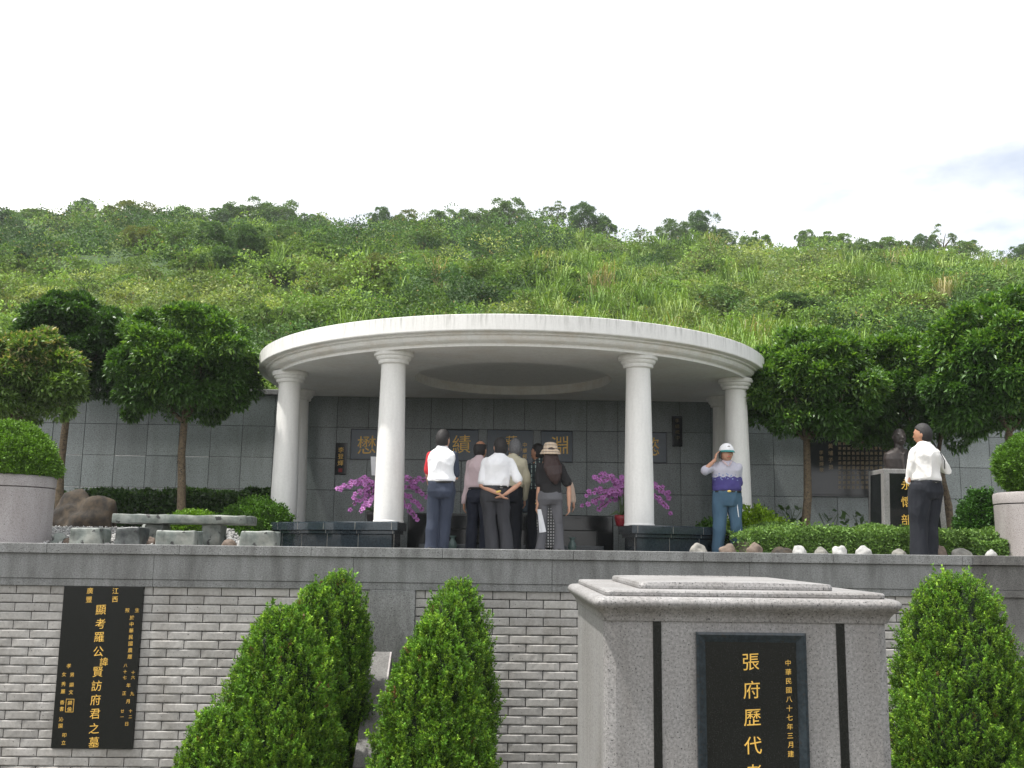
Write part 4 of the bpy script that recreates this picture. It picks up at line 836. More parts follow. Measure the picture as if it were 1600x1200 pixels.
# ============================================================ PEOPLE
def person(px, top, Y, label, torso=0.0, face=0.0, arms=(), shirt='c_white', trousers='c_navy', skin='skin', hair='short', hmat='hair', sleeve='short', lsl=None, rsl=None, sex='m', build=1.0, stance=.11, extra=None, hat=0.0, legs_px=None, shirt_len=0.955, leg_y=(0, 0), lean=(0, 0), loose=1.0):
    """torso / face: heading in radians, 0 = looking away from the camera, counter-clockwise seen from above. arms: for screen-left and screen-right side: (elbow px, py, dy), (wrist px, py, dy), hand direction"""
    t = W(px, top, Y); base = Vector((t.x, Y, 0)); H = t.z - hat; k = H / 1.70
    root = empty('person', base, label, 'person')
    ct, st_ = math.cos(torso), math.sin(torso)
    def rot(x, y): return (x * ct - y * st_, x * st_ + y * ct)
    w = build; f = .93 if sex == 'f' else 1.0
    L = lambda x, y, z: Vector((*rot(x * w, y), z * k)) + Vector((lean[0], lean[1], 0)) * max(0, (z - .9))
    hipx = .088
    def pj(a): return W(a[0], a[1], Y + a[2]) - base
    S = [L(-.152 * f, -.0, 1.352), L(.152 * f, -.0, 1.352)]
    if abs(math.atan2(math.sin(torso), math.cos(torso))) > math.pi / 2: S = [S[1], S[0]]      # facing the camera: keep screen order
    arm = []
    for i, a in enumerate(arms):
        arm.append(tuple(pj(q) for q in a[:2]) + (Vector(a[2]).normalized(), a[3] if len(a) > 3 else .5))
    legs = []
    for i, sd in enumerate((-1, 1)):
        lp = legs_px[i] if legs_px else None
        hp = L(sd * hipx, 0, .88); an = Vector((lp[0] * 1.0, lp[1], .09)) if lp else Vector((*rot(sd * stance, 0), .09)); kn = hp.lerp(an, .52) + Vector((*rot(0, .025), 0)); legs.append((hp, kn, an))
    hd = Vector((*rot(0, .03), 0)) + Vector((lean[0], lean[1], 0)) * .75; ch, sh_ = math.cos(face), math.sin(face)
    HS = 1.12; HR = Matrix.Rotation(face, 3, 'Z') * HS; hc = Vector((hd.x, hd.y, H - .118 * HS))
    hw_ = .93 if sex == 'f' else 1
    # ---- body (one skin)
    b = B3()
    tor = [(0, 0, .86, .15, .10), (0, 0, .98, .145, .10), (0, 0, 1.10, .14, .10), (0, 0, 1.25, .165, .105), (0, 0, 1.36, .155, .095), (0, -.005, 1.42, .09, .07)]
    b.loft([(x + lean[0] * max(0, z - .9), y + lean[1] * max(0, z - .9), z * k, rx * w * f * .94, ry * w * .9) for x, y, z, rx, ry in tor], rz=torso)
    b.tube([Vector((0, 0, 1.38 * k)) + hd * .3, hc + Vector((0, 0, -.05))], [.064 * hw_, .062 * hw_])
    b.ell(hc, (.080 * hw_, .098, .120), HR); b.ell(hc + HR @ Vector((0, .022, -.045)), (.062 * hw_, .068, .068), HR)
    b.tube([hc + HR @ Vector((0, .086, .012)), hc + HR @ Vector((0, .099, -.026))], [.009, .015], 8)
    b.tube([hc + HR @ Vector((-.035, .086, .024)), hc + HR @ Vector((.035, .086, .024))], [.010, .010], 8)
    b.tube([hc + HR @ Vector((-.022, .090, -.058)), hc + HR @ Vector((.022, .090, -.058))], [.0085, .0085], 8)
    for e in (-1, 1): b.ell(hc + HR @ Vector((e * .080 * hw_, -.004, -.012)), (.012, .02, .032), HR, 10)
    for i, a in enumerate(arm):
        E, Wr, hdv, curl = a; s0 = S[i]
        b.tube([s0, s0.lerp(E, .5), E, E.lerp(Wr, .3), Wr], [.040, .040, .033, .035, .025]); hand(b, Wr, hdv, i, curl)
    for hp, kn, an in legs:
        b.tube([hp, hp.lerp(kn, .5), kn, kn.lerp(an, .35), an], [.085, .072, .052, .05, .036])
        ft = Vector((*rot(0, .13), 0)); b.tube([an + Vector((0, 0, -.04)) - ft * .3, an + ft * .9 + Vector((0, 0, -.055))], [.036, .03], 10)
    b.skin('body', M[skin], root, .0075, it=1)
    # ---- eyes
    if math.cos(face) < .3:
        for e in (-1, 1):
            q = B3(); q.ell(hc + HR @ Vector((e * .030, .0905, .006)), (.011, .006, .006), HR, 10); q.obj('eye', M['eye'], root)
        q = B3(); q.tube([hc + HR @ Vector((-.02, .0985, -.057)), hc + HR @ Vector((.02, .0985, -.057))], [.003, .003], 6); q.obj('mouth', M['c_red'], root)
    # ---- shirt
    b = B3(); bl = 1.06
    ts = [(0, 0, shirt_len, .160, .115), (0, 0, shirt_len + .055, .178, .132), (0, .0, 1.07, .172, .126), (0, 0, 1.18, .172, .124), (0, -.004, 1.29, .184, .126), (0, -.006, 1.345, .180, .112), (0, -.006, 1.385, .155, .092), (0, -.006, 1.42, .105, .078), (0, -.004, 1.45, .068, .066), (0, 0, 1.475, .060, .060)]
    if sex == 'f': ts = [(0, 0, shirt_len, .165, .12), (0, 0, .99, .152, .115), (0, 0, 1.07, .142, .108), (0, 0, 1.18, .152, .115), (0, 0, 1.29, .165, .116), (0, -.004, 1.35, .152, .1), (0, -.006, 1.385, .125, .082), (0, 0, 1.42, .062, .055)]
    b.loft([(x + lean[0] * max(0, z - .9), y + lean[1] * max(0, z - .9), z * k, rx * w, ry * w) for x, y, z, rx, ry in ts], rz=torso)
    sleeves = []
    for i, a in enumerate(arm):
        E, Wr = a[0], a[1]; s0 = S[i]; kind = sleeve; own = (lsl, rsl)[i]
        tgt = B3() if own else b
        if sleeve != 'short':
            tgt.tube([s0 + Vector((0, 0, -.005)), s0.lerp(E, .5), E, E.lerp(Wr, .5), E.lerp(Wr, .93)], [.060, .058, .052, .046, .040])
        else:
            e2 = s0.lerp(E, .78); tgt.tube([s0 + Vector((0, 0, -.005)), s0.lerp(E, .4), e2], [.060, .062, .064])
        if own: sleeves.append((tgt, own))
    mid = B3
    b.skin('shirt', M[shirt], root, .011, .036, 6.5, 1, seed=px * .1, wst=(1, 1, .6))
    for tg, own in sleeves: tg.skin('sleeve', M[own], root, .011, .012, 9, 2, seed=3)
    # ---- trousers
    b = B3(); b.loft([(0, 0, .76 * k, .155 * w, .115 * w), (0, -.008, .84 * k, .178 * w, .132 * w), (0, -.004, .92 * k, .178 * w, .130 * w), (0, 0, .965 * k, .176 * w, .131 * w), (0, 0, .985 * k, .174 * w, .130 * w)] if sex == 'm' else [(0, 0, .76 * k, .15 * w, .11 * w), (0, -.012, .84 * k, .178 * w, .138 * w), (0, -.006, .92 * k, .168 * w, .122 * w), (0, 0, .985 * k, .14 * w, .10 * w)], rz=torso)
    fr = tuple(q * loose for q in (.098, .088, .078, .076, .078)) if sex == 'm' else (.094, .078, .060, .066, .076)
    for hp, kn, an in legs: b.tube([hp, hp.lerp(kn, .5), kn, kn.lerp(an, .5), an + Vector((0, 0, -.02))], [q * w for q in fr])
    b.skin('trousers', M[trousers], root, .011, .036, 6, 1, seed=px * .07, wst=(1.2, 1.2, .45))
    for hp, kn, an in legs:
        q = B3(); ft = Vector((*rot(0, .13), 0)); q.tube([Vector((an.x, an.y, .045)) - ft * .55, Vector((an.x, an.y, .05)) + ft * .2, Vector((an.x, an.y, .035)) + ft * 1.2], [.045, .05, .035], 12); q.obj('shoe', M['shoe'], root)
    # ---- hair
    if hair:
        bm = bmesh.new(); bmesh.ops.create_icosphere(bm, subdivisions=5, radius=1)
        for v in bm.verts:
            d = v.co.copy(); nz = noise.noise(d * 14 + Vector((px, 0, 0))) * .02
            rr_ = 1.10 + nz
            limit = .18 + .50 * max(0, d.y) if hair != 'long' else .2 + .3 * max(0, d.y)    # hair line: higher on the forehead
            lowz = -.58 - .25 * max(0, -d.y) if hair != 'long' else -.9
            cover = d.z > (limit if d.y > .15 else (-.12 if d.y > -.05 else lowz))
            if hair == 'bald' and d.z > .55: cover = False
            if not cover: rr_ = .90
            v.co = Vector((d.x * .080 * rr_ * hw_, d.y * .098 * rr_ - .002, d.z * .120 * rr_ + (.003)))
            if hat: v.co.z = min(v.co.z, .085)
            v.co = HR @ v.co + hc
        bm_obj('hair', bm, M[hmat], root, True)
        if hair == 'long':
            b = B3(); bk = HR @ Vector((0, -1, 0))
            b.tube([hc + Vector((0, 0, .02)) + bk * .04, hc + Vector((0, 0, -.10)) + bk * .075, hc + Vector((.015, 0, -.22)) + bk * .135, hc + Vector((.035, 0, -.32)) + bk * .150, hc + Vector((.05, 0, -.40)) + bk * .148, hc + Vector((.06, 0, -.45)) + bk * .14], [.085, .115, .135, .11, .07, .025], 18, .42, ref=HR @ Vector((1, 0, 0)))
            b.skin('long_hair', M[hmat], root, .008, .012, 22, 1, seed=2, wst=(2.2, 1, .25))
    if sex == 'm':
        bt = B3(); bt.loft([(0, 0, .962 * k, .180 * w, .135 * w), (0, 0, .990 * k, .178 * w, .134 * w)], rz=torso); bt.obj('belt', M['shoe'], root)
    if sex == 'm' and px not in (692, 1134):
        cb_ = B3(); cb_.tube([hc + HR @ Vector((math.sin(a_) * .062, -math.cos(a_) * .058 - .004, -.118 - .012 * math.cos(a_ * .5))) for a_ in np.linspace(-2.4, 2.4, 13)], [.014] * 13, 8); cb_.obj('collar', M[shirt], root)
    if extra: extra(root, hc, HR, arm, k, rot, legs, H)
    return root
def hand(b, w, d, side, curl):
    """palm, four bent fingers of unequal length and a thumb leaving the side of the palm"""
    d = d.normalized(); n = d.orthogonal().normalized(); n = (Vector((1 if side == 0 else -1, 0, 0)) - d * d.x * (1 if side == 0 else -1))
    n = n.normalized() if n.length > .2 else Vector((0, -1, 0)); s_ = d.cross(n).normalized()
    if s_.y < 0: s_ = -s_          # the thumb points away from the camera for a hanging arm
    b.tube([w - d * .01, w + d * .035, w + d * .085], [.026, .038, .038], 12, .45, ref=s_)
    for q, (o, l) in enumerate(((-.028, .062), (-.010, .078), (.009, .082), (.027, .072))):
        r = w + d * .078 + s_ * o; t1 = (d + n * curl * .5).normalized(); t2 = (d + n * curl * 1.5).normalized()
        b.tube([r, r + t1 * l * .5, r + t1 * l * .5 + t2 * l * .5], [.0095, .009, .0075], 8)
    r = w + d * .025 + s_ * .03; t1 = (d * .7 + s_ * .7 + n * .3).normalized(); b.tube([r, r + t1 * .035, r + t1 * .03 + d * .035 + n * .01], [.013, .011, .009], 8)
def belt(root, k, w, torso, mat='shoe', z=.985):
    b = B3(); b.loft([(0, 0, (z - .02) * k, .166 * w, .121 * w), (0, 0, (z + .018) * k, .164 * w, .120 * w)], rz=torso); b.obj('belt', M[mat], root)
# man 1: white back, red and navy sleeves
def ex1(root, hc, HR, arm, k, rot, legs, H):
    b = B3(); b.tube([hc + Vector((-.06, -.03, -.115)), hc + Vector((0, -.068, -.118)), hc + Vector((.06, -.03, -.115))], [.02, .022, .02], 8); b.obj('collar', M['c_red'], root)
    b = B3(); b.ell(arm[1][1] + Vector((.0, .03, .05)), (.03, .05, .03)); b.obj('held_item', M['plastic'], root)
person(692, 672, 13.9, 'man in a white backed polo with one red and one navy sleeve and navy trousers', torso=-.15, face=-.5, arms=(((668, 742, .05), (672, 762, .28), (0, 1, -.2)), ((712, 748, .02), (711, 742, .20), (.05, 1, .5), 1.0)), shirt='c_white', trousers='c_navy', lsl='c_red', rsl='c_navy', extra=ex1, build=1.08, legs_px=((-.13, 0), (.02, .08)))
# man 2: pale pink long sleeves
person(750, 689, 15.0, 'balding man in a pale pink long sleeved shirt and dark navy trousers', torso=-.25, face=-.5, arms=(((730, 758, -.03), (725, 786, .0), (0, .1, -1)), ((768, 755, .1), (770, 765, .3), (0, 1, 0))), shirt='c_pink', trousers='c_darknavy', sleeve='long', hair='bald', hmat='hair', skin='skin2', build=1.06)
# man 3: white short sleeves, hands clasped behind the back
def ex3(root, hc, HR, arm, k, rot, legs, H):
    b = B3(); b.tube([arm[0][1] + Vector((-.022, -.015, .02)), arm[0][1] + Vector((.02, -.02, .03))], [.016, .016], 10); b.obj('watch', M['metalgold'], root)
person(774, 684, 14.2, 'man in a white short sleeved shirt with hands clasped behind his back', torso=0.05, face=.35, arms=(((752, 760, -.06), (779, 771, -.21), (.75, -.1, -.6), .4), ((812, 756, -.06), (790, 772, -.18), (-.85, -.1, -.45), .3)), shirt='c_white', trousers='c_char', extra=ex3, build=1.13, legs_px=((-.02, .0), (.19, 0)), lean=(.10, 0))
# man 4: grey hair and cream shirt
person(797, 686, 15.15, 'grey haired man in a cream shirt half hidden behind the clasped hands', torso=-.1, face=.1, arms=(((772, 760, 0), (770, 785, .1), (0, .2, -1)), ((824, 752, -.02), (820, 780, .1), (0, .3, -1))), shirt='c_cream', trousers='c_blacktr', sleeve='long', hair='short', hmat='hairgrey', build=1.12, lean=(.10, 0))
# man 5: plaid
def ex5(root, hc, HR, arm, k, rot, legs, H):
    b = B3(); b.loft([(0, -.02, 1.02, .10, .05), (0, -.03, 1.3, .09, .05)]); o = b.obj('satchel', M['c_beige'], root); o.location = (.05, -.12, 0)
person(842, 694, 15.9, 'man in dark green plaid shirt looking aside next to the bucket hat', torso=.5, face=1.0, arms=(((826, 752, -.08), (824, 770, .15), (0, 1, 0)), ((858, 755, 0), (856, 785, .1), (0, .2, -1))), shirt='c_plaid', trousers='c_blacktr', sleeve='long', hair='short', skin='skin2', extra=None)
# woman 7: behind the woman in black
def ex7(root, hc, HR, arm, k, rot, legs, H):
    b = B3(); b.loft([(0, 0, .10, .15, .14), (0, 0, .45, .16, .14), (0, 0, .8, .19, .14), (0, 0, .98, .15, .11)], seg=40); b.skin('skirt', M['c_check'], root, .012, .03, 7, 1, wst=(1.5, 1.5, .2))
person(858, 708, 14.95, 'woman in beige top and checked skirt behind the black shirted woman', torso=.1, face=.1, arms=(((846, 760, 0), (845, 785, .05), (0, .2, -1)), ((890, 756, 0), (896, 784, -.03), (.1, 0, -1))), shirt='c_beige', trousers='c_check', sleeve='long', hair='short', hmat='hairbrown', sex='f', build=1.08, extra=ex7)
# woman 6: bucket hat
def ex6(root, hc, HR, arm, k, rot, legs, H):
    bm = bmesh.new(); lathe(bm, [(.142, -.045), (.146, -.04), (.118, .012), (.100, .022), (.099, .03), (.094, .075), (.075, .11), (.03, .122), (.001, .124)], 36, cap=False)
    bmesh.ops.transform(bm, matrix=Matrix.Translation(hc + Vector((0, 0, .034))) @ Matrix.Scale(1.06, 4) @ Matrix.Rotation(R(4), 4, 'X'), verts=bm.verts); o = bm_obj('bucket_hat', bm, M['c_hat'], root, True)
    so_ = o.modifiers.new('thick', 'SOLIDIFY'); so_.thickness = .004
    hp = arm[0][1] + Vector((.02, -.03, -.10))
    for q, (tl, mt) in enumerate(((.10, 'paper'), (-.05, 'paper'), (.02, 'paper'))):
        bm = bmesh.new(); box(bm, -.035, .035, -.0015 + q * .006, .0015 + q * .006, -.30, .03); bmesh.ops.transform(bm, matrix=Matrix.Translation(hp + Vector((.012, 0, 0))) @ Matrix.Rotation(-.18 + tl, 4, 'Y') @ Matrix.Rotation(.6, 4, 'Z'), verts=bm.verts); bm_obj('paper', bm, M[mt], root)
    b = B3(); b.tube([arm[0][1] + Vector((-.026, 0, .01)), arm[0][1] + Vector((.026, 0, .01))], [.010, .010], 8); b.obj('bracelet', M['metalgold'], root)
person(860, 690, 14.4, 'woman in plaid bucket hat and black t shirt holding papers', torso=-.08, face=.1, arms=(((842, 762, -.02), (840, 788, -.04), (-.2, 0, -1), .8), ((889, 762, -.02), (889, 790, -.04), (.05, 0, -1), .9)), shirt='c_black', trousers='c_greytr', hair='long', hmat='hairbrown', sex='f', hat=.035, extra=ex6, build=1.06, legs_px=((-.13, 0), (.14, 0)), shirt_len=.93)
# man 8: cap, phone
def ex8(root, hc, HR, arm, k, rot, legs, H):
    bm = bmesh.new(); bmesh.ops.create_uvsphere(bm, u_segments=28, v_segments=18, radius=1)
    bmesh.ops.delete(bm, geom=[v for v in bm.verts if v.co.z < -.08], context='VERTS')
    for v in bm.verts: v.co = HR @ Vector((v.co.x * .096, v.co.y * .112, v.co.z * .104 + .026)) + hc
    o = bm_obj('cap', bm, M['c_white'], root, True)
    bm = bmesh.new(); vs = []
    for i in range(13):
        a = math.pi * i / 12; rim = Vector((math.cos(a) * .096, math.sin(a) * .112, .030)); outp = Vector((math.cos(a) * .094, .035 + math.sin(a) * .122, .004)); vs.append((bm.verts.new(HR @ rim + hc), bm.verts.new(HR @ outp + hc)))
    for a_, b_ in zip(vs, vs[1:]): bm.faces.new((a_[0], b_[0], b_[1], a_[1]))
    o2 = bm_obj('brim', bm, M['c_teal'], o, True); mo = o2.modifiers.new('t', 'SOLIDIFY'); mo.thickness = .006
    q = B3(); q.ell(HR @ Vector((0, .094, .072)) + hc, (.022, .006, .016), HR, 10); q.obj('badge', M['rockgrey'], o)
    bm = bmesh.new(); box(bm, -.012, .012, -.022, .022, -.05, .05, .008); bmesh.ops.transform(bm, matrix=Matrix.Translation(hc + HR @ Vector((.098, .02, -.03))) @ HR.to_4x4(), verts=bm.verts); bm_obj('phone', bm, M['plastic'], root)
    q = B3(); q.ell((0, -.158, .976 * k), (.03, .008, .018)); q.obj('buckle', M['metalgold'], root)
    hp = arm[1][1]; bm = bmesh.new(); box(bm, -.006, .006, -.06, .06, -.36, .06); bmesh.ops.transform(bm, matrix=Matrix.Translation(hp + Vector((-.035, -.01, -.06))) @ Matrix.Rotation(-.10, 4, 'Y'), verts=bm.verts); bm_obj('paper', bm, M['paper'], root)
    b = B3(); b.tube([hp + Vector((-.028, 0, .012)), hp + Vector((.028, 0, .012))], [.011, .011], 8); b.obj('watch', M['rockgrey'], root)
    b = B3(); b.tube([hc + Vector((-.07, -.02, -.118)), hc + Vector((-.045, -.078, -.15)), hc + Vector((-.01, -.115, -.20))], [.013, .015, .008], 8, .5); b.tube([hc + Vector((.07, -.02, -.118)), hc + Vector((.045, -.078, -.15)), hc + Vector((.01, -.115, -.20))], [.013, .015, .008], 8, .5); b.obj('collar', M['c_pink'], root)
person(1134, 692, 14.6, 'man in white cap, purple and pale polo and blue jeans, phone at his ear', torso=math.pi, face=math.pi + .12, arms=(((1098, 737, -.10), (1117, 719, -.10), (.25, .1, 1), .6), ((1155, 760, .0), (1154, 785, -.04), (0, -.05, -1), .9)), shirt='c_polo', trousers='c_jean', skin='skin', hair='short', hat=.02, extra=ex8, build=1.16, legs_px=((.14, 0), (-.15, -.03)), shirt_len=.96)
# man 9: white shirt, camera
def ex9(root, hc, HR, arm, k, rot, legs, H):
    b = B3(); q = (arm[0][1] + arm[1][1]) / 2
    bm = bmesh.new(); box(bm, -.055, .055, -.02, .02, -.035, .035, .008); bmesh.ops.transform(bm, matrix=Matrix.Translation(q + Vector((-.03, .08, .02))) @ Matrix.Rotation(.5, 4, 'Z'), verts=bm.verts); bm_obj('camera_body', bm, M['plastic'], root)
    b = B3(); b.tube([arm[1][0].lerp(hc, .55) + Vector((.06, -.05, -.02)), arm[1][0].lerp(hc, .25) + Vector((.01, -.07, .01)), arm[1][0].lerp(hc, .1) + Vector((-.03, -.05, -.02))], [.011, .011, .011], 8, .4); b.obj('camera_strap', M['plastic'], root)
person(1441, 663, 12.75, 'man in a textured white shirt and black trousers aiming a small camera', torso=.45, face=.95, arms=(((1421, 752, -.02), (1424, 727, .30), (.1, 1, .3), 1.0), ((1481, 736, .06), (1452, 722, .34), (-.6, .8, .2), 1.0)), shirt='c_whitetx', trousers='c_blacktr', sleeve='long', skin='skin2', extra=ex9, build=1.2, legs_px=((-.12, 0), (.04, .10)), lean=(.03, 0), loose=1.2)
# ============================================================ HILLSIDE
def hill_cover():
    n = 3500; u = rng.uniform(-.66, .70, n); t = rng.random(n) ** .8; Y = 1 / (1 / 22.9 - t * (1 / 22.9 - 1 / (RIDGE - 1))); X = u * Y; Z = hill_z(X, Y)
    px = 775 + u * F
    grassy = np.clip((px - 820) / 250, 0, 1) * np.clip((72 - Y) / 25, 0, 1); keep = rng.random(n) > grassy * .15; X, Y, Z, px = X[keep], Y[keep], Z[keep], px[keep]; n = len(X)
    r = (.30 + .0150 * Y) * np.exp(rng.normal(size=n) * .30); big = (Y > 55) & (px < 880) & (rng.random(n) < .30); r = np.where(big, r * 1.6, r); r = np.where(Y > 86, np.minimum(r, 1.15), r); r = np.minimum(r, 2.3); L_ = 380
    lf = np.clip(.06 + .0019 * Y, .09, .24)
    sp = vnoise(X, Y, 7.5, 11); sp2 = vnoise(X, Y, 2.5, 15); pal = np.array([(.042, .088, .030), (.075, .145, .040), (.125, .21, .050), (.19, .29, .070), (.145, .20, .07), (.24, .29, .10)])
    ki = np.clip(((sp * .65 + sp2 * .35) * 7.4 - .7 + rng.normal(size=n) * .8), 0, 5.99).astype(int)
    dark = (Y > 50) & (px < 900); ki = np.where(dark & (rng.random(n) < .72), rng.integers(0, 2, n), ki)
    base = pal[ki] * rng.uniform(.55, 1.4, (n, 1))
    N_ = n * L_; k = np.repeat(np.arange(n), L_)
    v = unit(rng.normal(size=(N_, 3))); v[:, 2] = np.abs(v[:, 2]) * 1.0 - .1
    # every shrub is a dome built of seven leafy lobes
    lob = unit(rng.normal(size=(n, 7, 3)) + np.array([0, -.1, .5])); lob[:, :, 2] = np.abs(lob[:, :, 2]); lob *= rng.uniform(.45, .8, (n, 7, 1)); lr = rng.uniform(.28, .48, (n, 7)); li = rng.integers(0, 7, N_)
    hs = rng.uniform(.7, 1.15, n)
    P = (lob[k, li] + v * (lr[k, li] * rng.uniform(.85, 1.05, N_))[:, None]) * r[k][:, None]; P[:, 2] *= hs[k]
    P = P + np.stack([X, Y, Z], 1)[k]
    d = unit(v + rng.normal(size=(N_, 3)) * .6)
    lv = leaf_quads(P, d, lf[k] * rng.uniform(.6, 1.35, N_), .48, .5)
    cl = base[k] * (1 + rng.normal(size=(N_, 1)) * .12)
    tan_ = rng.random(N_) < .012; cl[tan_] = (.28, .22, .10)
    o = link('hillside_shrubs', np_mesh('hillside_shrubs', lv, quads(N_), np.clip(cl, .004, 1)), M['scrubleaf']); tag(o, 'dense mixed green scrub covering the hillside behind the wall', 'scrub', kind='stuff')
    # silvergrass
    n = 1900; u = rng.uniform(-.30, .60, n); Y = 22.9 + rng.random(n) ** 1.2 * 50; X = u * Y; px = 775 + u * F; keep = rng.random(n) < (np.clip((px - 800) / 250, .04, 1)); X, Y = X[keep], Y[keep]; n = len(X); Z = hill_z(X, Y)
    patch = vnoise(X, Y, 5, 21); m = patch > .50; X, Y, Z = X[m], Y[m], Z[m]; n = len(X)
    nb = 34; k = np.repeat(np.arange(n), nb); N_ = n * nb; a = rng.random(N_) * 6.283; h = rng.uniform(.8, 1.6, N_) * (.75 + .008 * Y[k]); out = rng.uniform(.3, 1.2, N_) * h * .7
    b0 = np.stack([X, Y, Z], 1)[k] + np.stack([rng.normal(size=N_) * .18, rng.normal(size=N_) * .18, np.full(N_, .15)], 1); dr = np.stack([np.cos(a), np.sin(a), np.zeros(N_)], 1); sd_ = np.stack([-np.sin(a), np.cos(a), np.zeros(N_)], 1) * (.008 + .00024 * Y[k])[:, None]
    segs = []; up = np.array([0, 0, 1.0])
    pts = [b0, b0 + dr * (out * .15)[:, None] + up * (h * .5)[:, None], b0 + dr * (out * .5)[:, None] + up * (h * .88)[:, None], b0 + dr * out[:, None] + up * (h * .80)[:, None]]
    V = np.stack([pts[0] - sd_, pts[0] + sd_, pts[1] - sd_, pts[1] + sd_, pts[2] - sd_ * .8, pts[2] + sd_ * .8, pts[3] - sd_ * .1, pts[3] + sd_ * .1], 1).reshape(-1, 3)
    f0 = np.array([[0, 1, 3, 2], [2, 3, 5, 4], [4, 5, 7, 6]]); Fq = (f0[None] + np.arange(N_)[:, None, None] * 8).reshape(-1, 4)
    cb = np.array([(.17, .27, .07), (.24, .32, .11), (.12, .21, .05), (.30, .27, .15)])[rng.choice(4, n, p=[.4, .25, .25, .1])]; cl = np.repeat(cb[k], 3, 0)
    o = link('hillside_grass', np_mesh('hillside_grass', V, Fq, cl), M['scrubleaf']); tag(o, 'tall arching silvery green grass on the slope above the pavilion', 'grass', kind='stuff')
hill_cover()
# trees one can tell apart on the slope and the skyline; crowns of unit size, shared
def crown_mesh(kind, seed):
    global rng
    rng = np.random.default_rng(seed)
    if kind == 'round': P, D = pts_on_clumps(11000, 44, np.array([.80, .80, .74]), .32, (.35, 1.0), -.8, .85); leaf = .075
    elif kind == 'umbrella':
        P, D = pts_on_clumps(7000, 30, np.array([.82, .82, .40]), .30, (.2, 1.0), -.5, .5); leaf = .075
    else: P, D = pts_on_clumps(3600, 20, np.array([.75, .75, .8]), .24, (.5, 1.0), -.6, .6); leaf = .07
    D = unit(D + rng.normal(size=D.shape) * .6); n = len(P); c = {'round': (.105, .175, .06), 'umbrella': (.14, .225, .065), 'sparse': (.13, .19, .07)}[kind]
    if seed % 3 == 0: c = (.155, .18, .065) if kind == 'round' else c
    if seed % 3 == 1 and kind == 'round': c = (.085, .155, .06)
    return np_mesh('crown', leaf_quads(P, D, leaf * rng.uniform(.6, 1.3, n), .5, .5), quads(n), colr(n, c, .3)), c
CM = {(k, s): crown_mesh(k, s)[0] for k, s in (('round', 2), ('round', 3), ('round', 4), ('umbrella', 5), ('umbrella', 8), ('sparse', 7))}
for m_ in CM.values(): m_.materials.append(M['scrubleaf'])
b = B3()
for k in range(6):
    a = k * 1.05; b.tube([(0, 0, -.5), (math.cos(a) * .2, math.sin(a) * .2, -.1), (math.cos(a) * .55, math.sin(a) * .55, .25)], [.05, .03, .012], 7)
b.tube([(0, 0, -1.6), (.03, 0, -.9), (0, 0, -.4)], [.075, .06, .05], 8); tro = b.obj('trunk', M['bark'], None); trm = tro.data; bpy.data.objects.remove(tro)
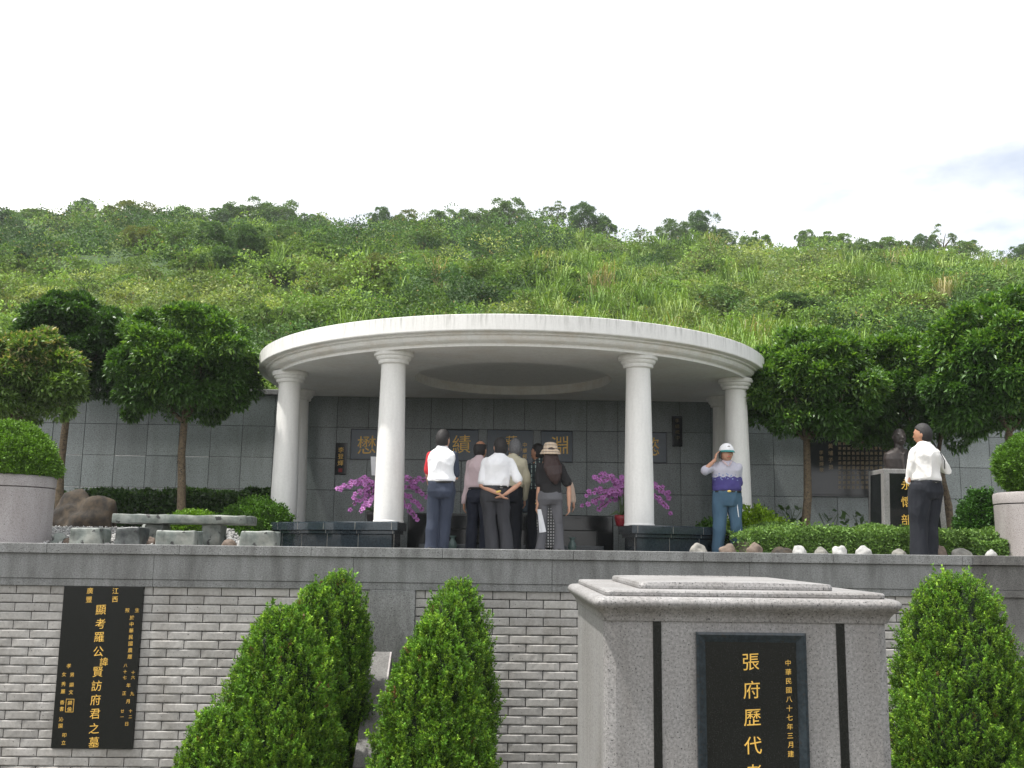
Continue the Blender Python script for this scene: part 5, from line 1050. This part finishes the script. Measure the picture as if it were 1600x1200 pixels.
HT = [  # px, top y, half width px, half height px, Y, kind, seed, label
 (127, 308, 17, 16, 99, 'round', 4, 'small dark tree standing alone on the skyline above the planter'),
 (205, 314, 40, 26, 95, 'round', 3, 'wide brownish dome shaped tree on the skyline'),
 (165, 330, 26, 18, 97, 'round', 4, 'dark tree peeping out beside the brownish dome'),
 (300, 320, 30, 24, 95, 'round', 2, 'rounded tree beside the dip after the brownish dome'),
 (345, 316, 32, 28, 94, 'round', 4, 'tree at the near end of the tallest skyline group'),
 (392, 309, 30, 26, 95, 'round', 2, 'topmost tree of the tallest skyline group'),
 (440, 310, 30, 28, 95, 'round', 2, 'full tree forming the shoulder of the tallest skyline group'),
 (484, 330, 24, 24, 93, 'round', 4, 'lower dark tree where the tallest skyline group falls away'),
 (595, 322, 16, 18, 96, 'round', 4, 'narrow pointed tree starting the middle skyline row'),
 (636, 330, 24, 20, 94, 'round', 3, 'brown tinged tree in the middle skyline row'),
 (690, 328, 26, 20, 95, 'round', 2, 'low round tree in the middle skyline row'),
 (740, 322, 24, 22, 95, 'round', 2, 'round tree beside the high clump above the roof'),
 (790, 309, 30, 28, 95, 'round', 2, 'high bushy tree on the skyline above the roof centre'),
 (825, 338, 22, 20, 92, 'round', 4, 'dark low tree next to the thin umbrella tree'),
 (867, 313, 24, 17, 96, 'sparse', 7, 'thin see through umbrella tree on the skyline'),
 (915, 315, 27, 26, 94, 'round', 4, 'dense rounded tree beside the thin umbrella tree'),
 (945, 338, 16, 14, 93, 'round', 4, 'small tree leaning out of the dense rounded one'),
 (1000, 351, 9, 9, 96, 'sparse', 7, 'tiny sparse tree in the low part of the skyline'),
 (1055, 340, 25, 24, 92, 'round', 2, 'pale rounded tree next to the dark upright one'),
 (1098, 325, 24, 26, 94, 'round', 4, 'dark upright tree standing out on the falling skyline'),
 (1133, 356, 16, 13, 93, 'round', 4, 'small dark tree at the foot of the upright one'),
 (1180, 362, 24, 15, 92, 'umbrella', 5, 'low spreading tree on the falling skyline'),
 (1258, 356, 15, 15, 93, 'umbrella', 8, 'small upright tree left of the flat topped one'),
 (1297, 362, 30, 14, 92, 'umbrella', 5, 'flat topped spreading tree above the pavilion end'),
 (1350, 372, 26, 22, 85, 'round', 2, 'pale round tree below the skyline near the hill end'),
 (1392, 370, 28, 14, 90, 'umbrella', 8, 'flat crowned tree between the pale and the bushy one'),
 (1441, 363, 19, 17, 91, 'round', 4, 'bushy tree beside the airy tall one at the hill end'),
 (1472, 347, 24, 24, 92, 'sparse', 7, 'airy tall tree with open crown at the hill end'),
 (1505, 374, 24, 12, 90, 'umbrella', 5, 'low tree past the airy tall one'),
 (1592, 380, 22, 15, 90, 'round', 4, 'dark tree at the very end of the ridge'),
 (330, 345, 34, 30, 82, 'round', 4, 'dark round tree just under the tallest skyline group'),
 (392, 348, 34, 30, 80, 'round', 4, 'dark round tree lower on the slope under the topmost tree'),
 (440, 345, 32, 28, 82, 'round', 2, 'round green tree on the slope under the skyline shoulder'),
 (290, 350, 32, 26, 80, 'round', 2, 'green round tree on the slope below the brownish dome'),
 (225, 352, 34, 24, 80, 'round', 3, 'olive tree on the slope below the brownish dome'),
 (360, 385, 40, 26, 66, 'round', 4, 'broad dark tree halfway up the wooded side of the slope'),
 (300, 392, 34, 22, 64, 'umbrella', 5, 'broad grey green bush halfway up the wooded side'),
 (500, 378, 40, 22, 68, 'umbrella', 8, 'spreading tree under the end of the wooded side'),
 (590, 398, 34, 24, 62, 'round', 3, 'brownish green round tree in the middle of the slope'),
 (660, 352, 28, 20, 84, 'umbrella', 5, 'light green spreading tree under the middle skyline row'),
 (755, 348, 30, 22, 84, 'round', 2, 'round tree under the high clump above the roof'),
 (430, 405, 44, 20, 56, 'umbrella', 5, 'light spreading tree above the round terrace tree'),
 (60, 330, 40, 14, 92, 'umbrella', 8, 'flat spreading tree on the low near end of the skyline'),
 (20, 340, 34, 14, 90, 'umbrella', 5, 'spreading tree at the very edge of the skyline'),
 (40, 395, 46, 22, 60, 'umbrella', 5, 'dark spreading tree on the slope above the light tipped tree'),
 (1110, 405, 34, 16, 64, 'umbrella', 8, 'green spreading bush on the grassy side of the slope'),
 (1130, 448, 40, 22, 42, 'round', 2, 'leafy bush in the tall grass above the pavilion end'),
 (1240, 455, 44, 24, 38, 'round', 4, 'dark leafy bush in the grass above the epitaph tree'),
 (1430, 458, 44, 24, 38, 'round', 3, 'olive bush in the grass above the bust'),
 (430, 468, 44, 34, 30, 'umbrella', 5, 'drooping light green tree leaning over the pavilion roof edge')]
for px, ty, hx, hz, Y, kind, sdd, lb in HT:
    if Y < 86:       # stand it where the slope comes up behind that crown
        for yy in np.arange(24, 90, .5):
            q = W(px, ty + hz, yy)
            if q.z < float(hill_z(np.array([q.x]), np.array([yy]))[0]) + hz * yy / F * .95: Y = float(yy) - .5; break
    c = W(px, ty + hz * (1.35 if Y > 84 else 1.05), Y); sky_line = ty < 400 and Y > 84; rx = hx * Y / F * ((1.6 if px < 860 else 1.4) if sky_line else 1.2); rz = hz * Y / F * (1.6 if sky_line else 1.2) / (1.0 if kind != 'umbrella' else .55)
    gz_ = float(hill_z(np.array([c.x]), np.array([Y * 1.0]))[0]); root = empty('hill_tree', (c.x, Y, min(gz_, c.z - rz * .5)), lb, 'tree', 'trees on the hillside', random.random() * 6)
    for nm, me, mt in (('crown', CM[(kind, sdd)], 'leaf'), ('trunk', trm, 'bark')):
        o = link(nm, me, None, root); o.location = (0, 0, c.z - root.location.z); o.scale = (rx, rx, rz)
        if nm == 'trunk': o.scale = (rx, rx, max(rz, (c.z - root.location.z + .5) / 1.6))

# ============================================================ air
hm = bpy.data.materials.new('humid air'); hm.use_nodes = True; ht = hm.node_tree; ht.nodes.clear()
pv = N(ht, 'ShaderNodeVolumePrincipled'); pv.inputs['Density'].default_value = 0.0005; pv.inputs['Color'].default_value = (0.93, 0.96, 1.0, 1); pv.inputs['Anisotropy'].default_value = 0.3
ht.links.new(pv.outputs[0], N(ht, 'ShaderNodeOutputMaterial').inputs['Volume'])
bm = bmesh.new(); box(bm, -125, 125, -12, 165, -20, 44); hz_o = bm_obj('haze', bm, hm); tag(hz_o, 'thin humid haze in front of the far hillside', 'haze', kind='stuff')
